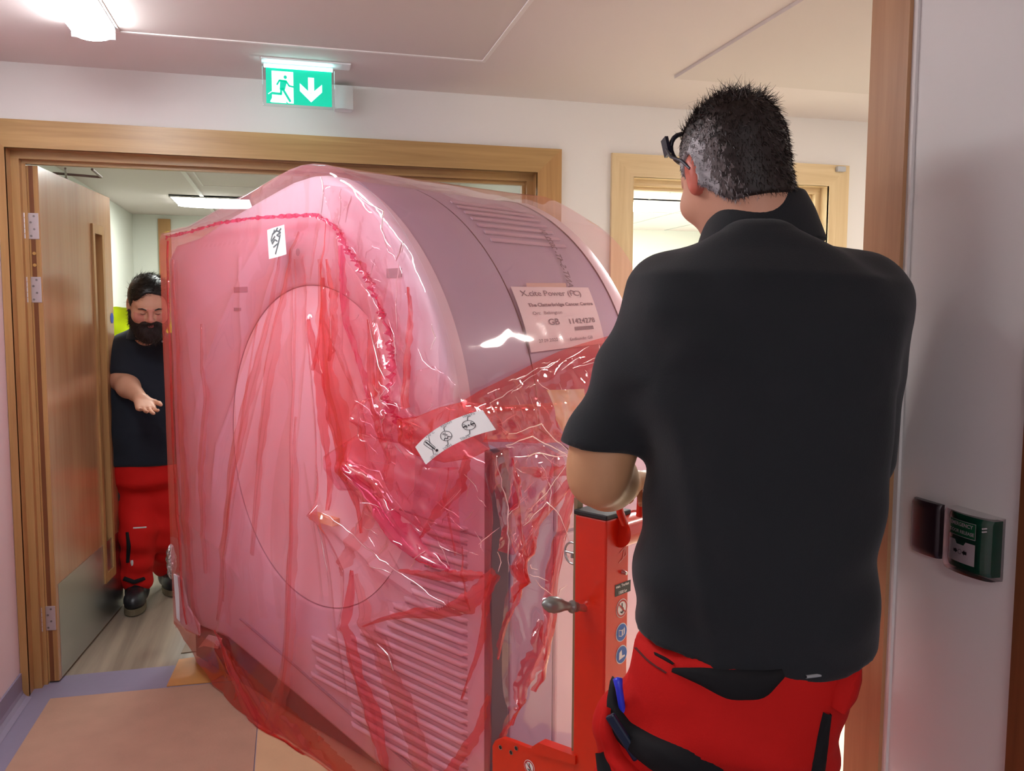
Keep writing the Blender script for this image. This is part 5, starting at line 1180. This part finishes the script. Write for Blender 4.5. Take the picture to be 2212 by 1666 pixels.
# body: head, neck, arms, hands (legs and trunk run on inside the clothes)
hf = unit(np.array((sin(radians(0)), cos(radians(0)), -.32))); HM = frame(hf, unit(np.array((0, 0, 1))-fgs*.10)); HCn = hc
hs = head_sdf(HCn, HM, 1.06)
neckb = nb+np.array((0, 0, -.03))
def fghead(P):
    d = hs(P); d = smin(d, rc(P, HCn+HM@np.array((0, -.035, -.05)), neckb, .062, .070), .035)
    d = smin(d, rc(P, HCn+HM@np.array((0, -.055, -.03)), neckb-fgdir*.03, .045, .055), .03); return d
rh = hand_sdf(LW_, unit(dep(1376, 1036, 1.86)-LW_), np.array((.35, .1, -.5)), np.array((0, 0, 1.)), (.9, .95, 1.0, 1.05), .05, .9)
lh = hand_sdf(RW, unit(-fgs*.6+fgdir), np.array((0, 0, -1.)), -fgs, (.8, .85, .9, .95), .05, .8)
def fgarmL(P):
    d = chain(P, [(LS, .052), (LM+(LE-LM)*.3, .052), (LE, .047)], .03); f_ = LE+(LW_-LE)*.3
    d = smin(d, chain(P, [(LE, .047), (f_, .053), (LE+(LW_-LE)*.75, .036), (LW_, .029)], .03), .03)
    d = smin(d, rc(P, LM, LE+np.array((-.0, 0, .02)), .050, .050), .02); return smin(d, rh(P), .016)
def fgarmR(P):
    d = chain(P, [(RS, .05), (RE, .045), (RE+(RW-RE)*.3, .048), (RW, .028)], .03); return smin(d, lh(P), .016)
def fgtrunk(P):
    d = loft(P, pel, nb, fgs, fgdir, [(a, c_*.86, e*.84, g_, h_) for a, c_, e, g_, h_ in TT], 2.3)
    for h_, k_, a_ in ((hp_l, kL, aL), (hp_r, kR, aR)): d = smin(d, chain(P, [(h_, .085), (k_, .055), (a_, .042)], .04), .04)
    return d
b = MB(); lo, hi = bounds([HCn], .15); lo[2] = nb[2]-.08; lo2, hi2 = bounds([neckb, HCn], .13)
earc = HCn+HM@np.array((-.084, -.008, -.012))*1.06
def cls(c): 
    q = (c-HCn)@HM/1.06; return ((np.abs(q[:, 0]) > .0735) & (np.abs(q[:, 1]+.008) < .026) & (np.abs(q[:, 2]+.012) < .036)).astype(int)
add_nets(b, fghead, np.minimum(lo, lo2), np.maximum(hi, hi2), .0042, [SKIN, EARR], cls)
lo, hi = bounds([LM, LE, LW_, dep(1376, 1036, 1.88)], .085); add_nets(b, fgarmL, lo, hi, .0045, SKINF)
lo, hi = bounds([RE, RW, RW+fgdir*.1], .09); add_nets(b, fgarmR, lo, hi, .007, SKINF)
lo, hi = bounds([pel-(0, 0, .1), aL, aR, nb, pel-fgs*.25, pel+fgs*.25], .12); add_nets(b, fgtrunk, lo, hi, .02, SKIN)
b.build('body', man)
# hair: cap plus strands, brown on top, grey round the sides and temple
def hloc(P): return (P-HCn)@HM/1.06
def fghair(P):
    p = hloc(P); d = ell(p, (0, -.014, .024), (.080, .104, .0955))
    line = .012-.62*(p[:, 1]+.0)-.0; low = np.where(p[:, 1] > -.03, .02+.35*(p[:, 1]+.03), -.062-.0*(p[:, 1]))
    lowb = np.interp(p[:, 1], [-.12, -.06, -.035, -.02, .03, .06, .09], [-.092, -.082, -.055, -.03, .004, .020, .055])
    lowb = np.where(np.abs(p[:, 0]) < .0, lowb, lowb)
    d = np.minimum(d, np.where(p[:, 1] < .03, fghead(P)/1.06-.006, 9)); d = smax(d, -ell(p, (-.086, -.004, -.012), (.03, .026, .040)), .004); d = smax(d, -ell(p, (.086, -.004, -.012), (.03, .026, .040)), .004)
    d = smax(d, (lowb-p[:, 2])*.8, .008); return d*1.06
b = MB()
def clsh(c):
    p = hloc(c); n_ = .010*np.sin(p[:, 1]*160)*np.sin(p[:, 2]*190+p[:, 1]*90); g_ = (p[:, 2]+n_ < .055).astype(int)*(p[:, 1]+n_ > -.078); return g_+((p[:, 2]+n_ < .034) & (p[:, 1]+n_ > -.055)).astype(int)
lo, hi = bounds([HCn], .14); add_nets(b, fghair, lo, hi, .0042, [HAIRD, HAIRM, HAIRG], clsh)
V_ = np.array(b.v); rs = np.random.RandomState(11); sel = rs.randint(0, len(V_), 9000); roots = V_[sel]; L_ = hloc(roots)
dirs = []; lens = []; mm = []
for p, q in zip(roots, L_):
    nn = unit(p-HCn-HM@np.array((0, -.014, .024))); comb = HM@np.array((.1*np.sign(q[0]), -.55 if q[1] > -.05 else -.1, -.55 if q[2] < .07 else -.05))
    dirs.append(unit(nn*(.14 if q[2] > .05 else .22)+comb*1.0+rs.randn(3)*.16)); top = q[2] > .06
    lens.append((.020 if top else .009)*(.6+.8*rs.rand()))
    pg = np.clip((.075-q[2])/.07, 0, 1)*np.clip((q[1]+.095)/.06, 0, 1); r_ = rs.rand(); mm.append(HAIRG if r_ < pg*.75 else (HAIRM if r_ < pg*1.2+.08 else HAIRD))
strands(b, roots, dirs, lens, lambda i: mm[i], .00075)
for i in range(46):
    q0 = HM@np.array((rs.uniform(-.05, .05), rs.uniform(-.09, .03), .112)); p = HCn+q0*1.0; side_ = fgs*(rs.uniform(-1, 1))
    strands(b, [p-HM[:, 2]*.01], [unit(HM[:, 2]*1.0+side_*.8+HM[:, 1]*-.2)], [rs.uniform(.025, .052)], lambda i: HAIRD, .0006, 6, [unit(side_+1e-3)*.9-np.array((0, 0, .9))])
b.build('hair', man, label='short brown hair greying at the side')
# glasses pushed up on the forehead
b = MB(); GB = mat('spectacle_black', srgb(26, 28, 44), .35)
gl_ = lambda x, y, z: HCn+HM@np.array((x, y, z))*1.06
b.tube([gl_(-.079, .058, .072), gl_(-.087, .035, .045), gl_(-.089, -.0, .020), gl_(-.087, -.018, -.004)], .0028, GB, 8)
b.tube([gl_(.079, .058, .072), gl_(.087, .035, .045), gl_(.089, -.0, .020), gl_(.087, -.018, -.004)], .0028, GB, 8)
for s_ in (-1, 1):
    pts = [gl_(s_*(.036+.032*cos(t)), .088-.014*(cos(t)+1)-.014*sin(t), .078+.021*sin(t)) for t in np.linspace(0, 2*pi, 21)]
    b.tube(pts, .0045, GB, 8, False); b.box((s_*.078-.003, .050, .060), (s_*.078+.003, .068, .092), GB, gl_)
b.build('glasses', man, label='dark framed glasses pushed up on the head')

# ------------------------------------------------------------------ the bearded man in the doorway
fd = unit(np.array((.10, -1.0, 0))); fs_ = np.array((-fd[1], fd[0], 0.))*-1.0      # fs_: towards his own left is photo right
fs_ = unit(np.array((1.0, .10, 0)))
pel2 = dep(322, 985, 4.36); nb2 = dep(318, 722, 4.26); hc2 = dep(321, 655, 4.08)
man2 = empty('person', (pel2[0], pel2[1], 0), 0, label='bearded man in dark polo shirt and red trousers reaching out a hand in the doorway', cat='person')
RS2, RE2, RW2 = dep(268, 752, 4.28), dep(262, 822, 4.20), dep(305, 862, 4.02); LS2, LE2, LWr2 = dep(378, 752, 4.26), dep(400, 850, 4.42), dep(398, 930, 4.42)
T2 = [(-.1, .19, .14, 0, 0), (0, .20, .15, .01, 0), (.25, .20, .16, .02, 0), (.5, .20, .15, .01, 0), (.75, .195, .13, 0, 0), (.88, .17, .105, 0, 0), (.95, .12, .08, 0, 0), (1.0, .072, .064, 0, 0), (1.06, .062, .058, .01, 0)]
SL2 = RS2+(RE2-RS2)*.78
def m2shirt(P):
    d = loft(P, pel2, nb2, fs_, fd, T2, 2.4); d = smin(d, smax(rc(P, RS2, RE2, .066, .064), (P-dep(268, 806, 4.20))@unit(np.array((0, -.35, -1.))), .006), .05); d = smin(d, rc(P, LS2, LS2+(LE2-LS2)*.75, .066, .064), .05)
    d = smin(d, rc(P, RS2, nb2-(0, 0, .04), .06, .05), .05); d = smin(d, rc(P, LS2, nb2-(0, 0, .04), .06, .05), .05)
    d = d+wr(P, .004, 18, 8)+.003*np.sin(P[:, 0]*30+P[:, 2]*34)
    d = smax(d, dep(320, 1003, 4.3)[2]-P[:, 2], .008)
    return d
b = MB(); lo, hi = bounds([pel2-(0, 0, .12), nb2, RS2, LE2, RE2], .12); add_nets(b, m2shirt, lo, hi, .009, CLOTHN)
sh2 = b.build('polo_shirt', man2, label='very dark navy polo shirt')
b = MB(); cc2 = nb2+np.array((0, 0, .0))
b.grid(lambda a, e: cc2+np.array((cos(2*pi*a), 0, 0))*(.070+.032*e)+np.array((0, sin(2*pi*a), 0))*(.062+.03*e)+np.array((0, 0, .055-.075*e*(.8+.3*(1-sin(2*pi*a))/2))), 40, 6, CLOTHN, True, True); b.build('collar', sh2)
b = MB(); q = hit(m2shirt, 351, 738, 3.5); b.tube([q, q-np.array((0, .004, 0))], .005, mat('button_grey', (.4, .42, .45, 1), .3), 10); b.build('button', sh2)
hR, kR2, aR2 = dep(292, 1020, 4.38), dep(300, 1150, 4.30), dep(296, 1262, 4.36); hL, kL2, aL2 = dep(346, 1020, 4.38), dep(356, 1150, 4.42), dep(364, 1230, 4.62)
aR2[2] = .13; aL2[2] = .13
def m2trou(P):
    d = loft(P, pel2-(0, 0, .12), pel2+(0, 0, .05), fs_, fd, [(-.2, .17, .13, 0, 0), (0, .19, .15, 0, 0), (1, .185, .14, 0, 0)], 2.4)
    for h_, k_, a_ in ((hR, kR2, aR2), (hL, kL2, aL2)): d = smin(d, chain(P, [(h_, .098), (k_, .082), (a_, .078)], .05), .04)
    return np.maximum(d+wr(P, .006, 22, 14)+.004*np.sin(P[:, 2]*60+P[:, 0]*20)*np.clip((.5-P[:, 2])/.2, 0, 1), .075-P[:, 2])
b = MB(); lo, hi = bounds([pel2+(0, 0, .06), aR2, aL2, hR, hL], .14); add_nets(b, m2trou, lo, hi, .009, TRED); tr2 = b.build('work_trousers', man2, label='red work trousers with dark trim')
b = MB(); surf_ribbon(b, m2trou, [(288, 1141, 2), (305, 1140, 2), (316, 1139, 2)], mat('reflex_white', (.6, .6, .58, 1), .4), .004, .002, 10, 3); b.build('reflective_strip', tr2, label='row of pale reflective dashes')
b = MB(); surf_ribbon(b, m2trou, [(285, 1210, 3), (285, 1216, 5), (285, 1222, 2)], MATS['reflex_white'], .004, .002, 6, 3); b.build('logo_patch', tr2, label='small pale embroidered emblem')
b = MB(); surf_ribbon(b, m2trou, [(275, 1150, 3), (278, 1180, 5), (276, 1215, 4)], TBLK, .004); surf_ribbon(b, m2trou, [(268, 1250, 5), (290, 1258, 5), (312, 1250, 4)], TBLK, .005); b.build('dark_panel', tr2)
b = MB(); surf_ribbon(b, m2trou, [(322, 1004, 3), (338, 1004, 4), (354, 1002, 3)], PAPER, .006, .002, 8, 3); b.build('pocket_card', tr2, label='white card edge showing below the shirt hem')
boot('boot', man2, aR2-np.array((0, 0, 0)), fd+np.array((-.05, 0, 0)), 1.08); boot('boot', man2, aL2, fd+np.array((.2, 0, 0)), 1.0)
hf2 = unit(np.array((.22, -1., -.42))); HM2 = frame(hf2); hs2 = head_sdf(hc2, HM2, 1.10)
def m2head(P):
    d = hs2(P); return smin(d, rc(P, hc2+HM2@np.array((0, -.02, -.06)), nb2-(0, 0, .03), .062, .066), .03)
b = MB(); lo, hi = bounds([hc2, nb2], .15)
def cls2(c):
    q = (c-hc2)@HM2/1.10; lip = ((np.abs(q[:, 0]) < .022) & (q[:, 1] > .075) & (np.abs(q[:, 2]+.069) < .0105)); ch = ((np.abs(np.abs(q[:, 0])-.045) < .02) & (q[:, 1] > .03) & (np.abs(q[:, 2]+.035) < .022)) | ((np.abs(q[:, 0]) < .016) & (q[:, 1] > .1)); return np.where(lip, 2, np.where(ch, 1, 0))
add_nets(b, m2head, lo, hi, .0042, [SKIN, CHEEK, LIP], cls2)
hd2 = unit(dep(326, 902, 3.90)-RW2)
rh2 = hand_sdf(RW2, hd2, np.array((.3, -.75, .75)), np.array((.75, .1, .45)), (.22, .15, .2, .3), .12, .25, 1.08)
def m2arm(P):
    d = chain(P, [(RS2, .05), (RE2, .050), (RE2+(RW2-RE2)*.35, .051), (RW2, .030)], .03); return smin(d, rh2(P), .015)
lo, hi = bounds([SL2, RE2, RW2, RW2+hd2*.2], .08); add_nets(b, m2arm, lo, hi, .0042, SKIN)
lo, hi = bounds([LS2, LE2, LWr2], .1); lhh = hand_sdf(LWr2, unit(np.array((.1, -.6, -.4))), np.array((0, 0, -1.)), np.array((-1., 0, 0)), (.5, .5, .6, .6))
add_nets(b, lambda P: smin(chain(P, [(LS2, .05), (LE2, .046), (LWr2, .028)], .03), lhh(P), .015), lo, hi, .008, SKIN)
lo, hi = bounds([pel2, nb2, aR2, aL2, hR, hL], .2)
def trunk2(P):
    d = loft(P, pel2, nb2, fs_, fd, [(a, c_*.85, e*.83, g_, h_) for a, c_, e, g_, h_ in T2]); 
    for h_, k_, a_ in ((hR, kR2, aR2), (hL, kL2, aL2)): d = smin(d, chain(P, [(h_, .08), (k_, .055), (a_, .04)], .04), .04)
    return d
add_nets(b, trunk2, lo, hi, .02, SKIN); b.build('body', man2)
h2 = lambda P: (P-hc2)@HM2/1.10
def m2hair(P):
    p = h2(P); d = ell(p, (0, -.014, .026), (.084, .108, .100)); lowb = np.interp(p[:, 1], [-.12, -.04, -.02, .03, .045, .07, .10, .12], [-.07, -.06, -.03, -.012, .035, .056, .058, .06])
    lowb = lowb+(p[:, 1] > .05)*(.030*np.clip((np.abs(p[:, 0]+.012)-.0)/.06, 0, 1)*-1+.022+.006*np.sin(p[:, 0]*90)); return smax(d, (lowb-p[:, 2])*.8, .008)*1.10
b = MB(); lo, hi = bounds([hc2], .16); add_nets(b, m2hair, lo, hi, .0048, HAIRB); V_ = np.array(b.v); sel = rs.randint(0, len(V_), 2600); roots = V_[sel]
cen = hc2+HM2@np.array((0, -.014, .026)); fwdc = HM2[:, 1]
strands(b, roots, [unit((unit(p-cen))*.35+HM2[:, 0]*-.6+fwdc*.3+rs.randn(3)*.25) for p in roots], [.02*(.5+rs.rand()) for _ in roots], lambda i: HAIRB, .001)
b.build('hair', man2, label='short black hair')
def m2beard(P):
    p = h2(P); d = ell(p, (0, .040, -.088), (.070, .062, .060)); d = smin(d, ell(p, (0, .062, -.122), (.050, .042, .042)), .03)
    for s_ in (-1, 1): d = smin(d, rc(p, (s_*.072, .006, -.020), (s_*.062, .03, -.075), .012, .022), .02)
    mu = smin(rc(p, (0, .104, -.052), (.032, .088, -.062), .009, .007), rc(p, (0, .104, -.052), (-.032, .088, -.062), .009, .007), .01); mu = smin(mu, rc(p, (.032, .088, -.062), (.040, .072, -.085), .008, .012), .01); mu = smin(mu, rc(p, (-.032, .088, -.062), (-.040, .072, -.085), .008, .012), .01)
    cheek = -ell(p, (0, .12, -.052), (.036, .05, .026)); mouth = ell(p, (0, .108, -.070), (.021, .02, .0085))
    top = p[:, 2]+.048-.35*np.maximum(np.abs(p[:, 0])-.03, 0)*1.6; d = smax(d, top, .008); d = smin(d, mu, .008); d = smax(d, -mouth, .006)
    d = d+.002*np.sin(p[:, 0]*190)*np.sin(p[:, 2]*120+p[:, 0]*60); return d*1.10
lo[2] -= .14; b = MB(); add_nets(b, m2beard, lo, hi, .0042, BEARD); V_ = np.array(b.v); sel = rs.randint(0, len(V_), 1800); roots = V_[sel]
strands(b, roots, [unit(unit(p-(hc2+HM2@np.array((0, .03, -.08))))*.6-HM2[:, 2]*.8+rs.randn(3)*.2) for p in roots], [.014*(.5+rs.rand()) for _ in roots], lambda i: BEARD, .001)
b.build('beard', man2, label='full dark beard and moustache')
for s_ in (-1, 1):
    b = MB()
    g2 = lambda x, y, z: hc2+HM2@np.array((x, y, z))*1.10
    b.tube([g2(s_*.016, .104, .008), g2(s_*.032, .101, .0135), g2(s_*.048, .088, .008)], [.002, .0036, .0018], HAIRB, 8)
    b.build('eyebrow', man2)
for s_ in (-1, 1): MB().tube([g2(s_*.019, .0905, -.0125), g2(s_*.031, .0955, -.0155), g2(s_*.043, .086, -.0125)], .0012, HAIRB, 6).build('eyelash', man2)

# ------------------------------------------------------------------ person in a hi-vis jacket behind him
c3 = dep(306, 900, 5.55); org3 = np.array((c3[0], c3[1], 0.))
man3 = empty('person', org3, 0, label='person in a yellow hi-vis jacket almost hidden behind the bearded man', cat='person')
p3, n3 = org3+(0, 0, .94), org3+(0, 0, 1.53); f3_ = np.array((0, -1., 0)); s3 = np.array((1., 0, 0)); W3 = .74
def jack(P):
    d = loft(P, p3, n3, s3, f3_, [(-.1, .15, .14, 0, 0), (.3, .155, .15, 0, 0), (.75, .155, .13, 0, 0), (.92, .12, .09, 0, 0), (1, .07, .07, 0, 0)])
    for s_ in (-1, 1): d = smin(d, chain(P, [(n3+s3*s_*.13-(0, 0, .06), .065), (n3+s3*s_*.145-(0, 0, .34), .058), (n3+s3*s_*.12-(0, .14, .52), .048)], .03), .05)
    return d+wr(P, .005, 15, 9)
b = MB(); lo, hi = bounds([p3-(.25, .15, .1), n3+(.25, .15, .02)], .08); add_nets(b, jack, lo, hi, .014, HIVIS); jk = b.build('hi_vis_jacket', man3)
b = MB()
for z in (1.05, 1.2): b.tube([org3+np.array((.160*cos(t), .155*sin(t), z)) for t in np.linspace(0, 2*pi, 25)], .014, mat('reflex_tape', (.6, .6, .6, 1), .3), 6, False)
b.build('reflective_band', jk)
def tr3(P):
    d = None
    for s_ in (-1, 1):
        e = chain(P, [(p3+s3*s_*.09, .10), (org3+s3*s_*.12+(0, 0, .48), .08), (org3+s3*s_*.13+(0, 0, .12), .07)], .03); d = e if d is None else smin(d, e, .04)
    return np.maximum(d, .08-P[:, 2])
b = MB(); lo, hi = bounds([p3-(.25, .1, 0), org3+(.25, .1, .08)], .1); add_nets(b, tr3, lo, hi, .014, TBLK); b.build('trousers', man3, label='dark trousers')
for s_ in (-1, 1): boot('boot', man3, org3+s3*s_*.13+(0, 0, .12), f3_)
HM3 = frame((0, -1, -.15)); hc3 = n3+np.array((0.055, -.09, .075)); hs3 = head_sdf(hc3, HM3, 1.0)
b = MB(); lo, hi = bounds([hc3, n3], .14); add_nets(b, lambda P: smin(hs3(P), rc(P, hc3-(0, 0, .05), n3-(0, 0, .05), .055, .06), .03), lo, hi, .007, SKIN)
for s_ in (-1, 1):
    w3 = n3+s3*s_*.12-np.array((0, .14, .52)); hh = hand_sdf(w3, np.array((0, -.5, -.8)), np.array((-s_*1., 0, 0)), np.array((0, -1., .5)), (.4, .4, .45, .5)); sh3_ = n3+s3*s_*.10-np.array((0, 0, .05)); el3_ = n3+s3*s_*.145-np.array((0, 0, .34)); lo, hi = bounds([w3, w3+np.array((0, -.1, -.15)), n3-np.array((0, 0, .06)), el3_], .08); add_nets(b, lambda P: smin(smin(hh(P), chain(P, [(n3-np.array((0, 0, .06)), .05), (sh3_, .045), (el3_, .04), (w3, .03)], .02), .01), rc(P, n3-np.array((0, 0, .1)), n3, .05, .05), .02), lo, hi, .010, SKIN)
b.build('body', man3)
b = MB(); lo, hi = bounds([hc3], .14); add_nets(b, lambda P: smax(ell((P-hc3)@HM3, (0, -.014, .026), (.082, .104, .097)), (np.interp(((P-hc3)@HM3)[:, 1], [-.1, -.03, .05, .1], [-.06, -.05, .04, .07])-((P-hc3)@HM3)[:, 2])*.8, .008), lo, hi, .008, HAIRD); b.build('hair', man3)
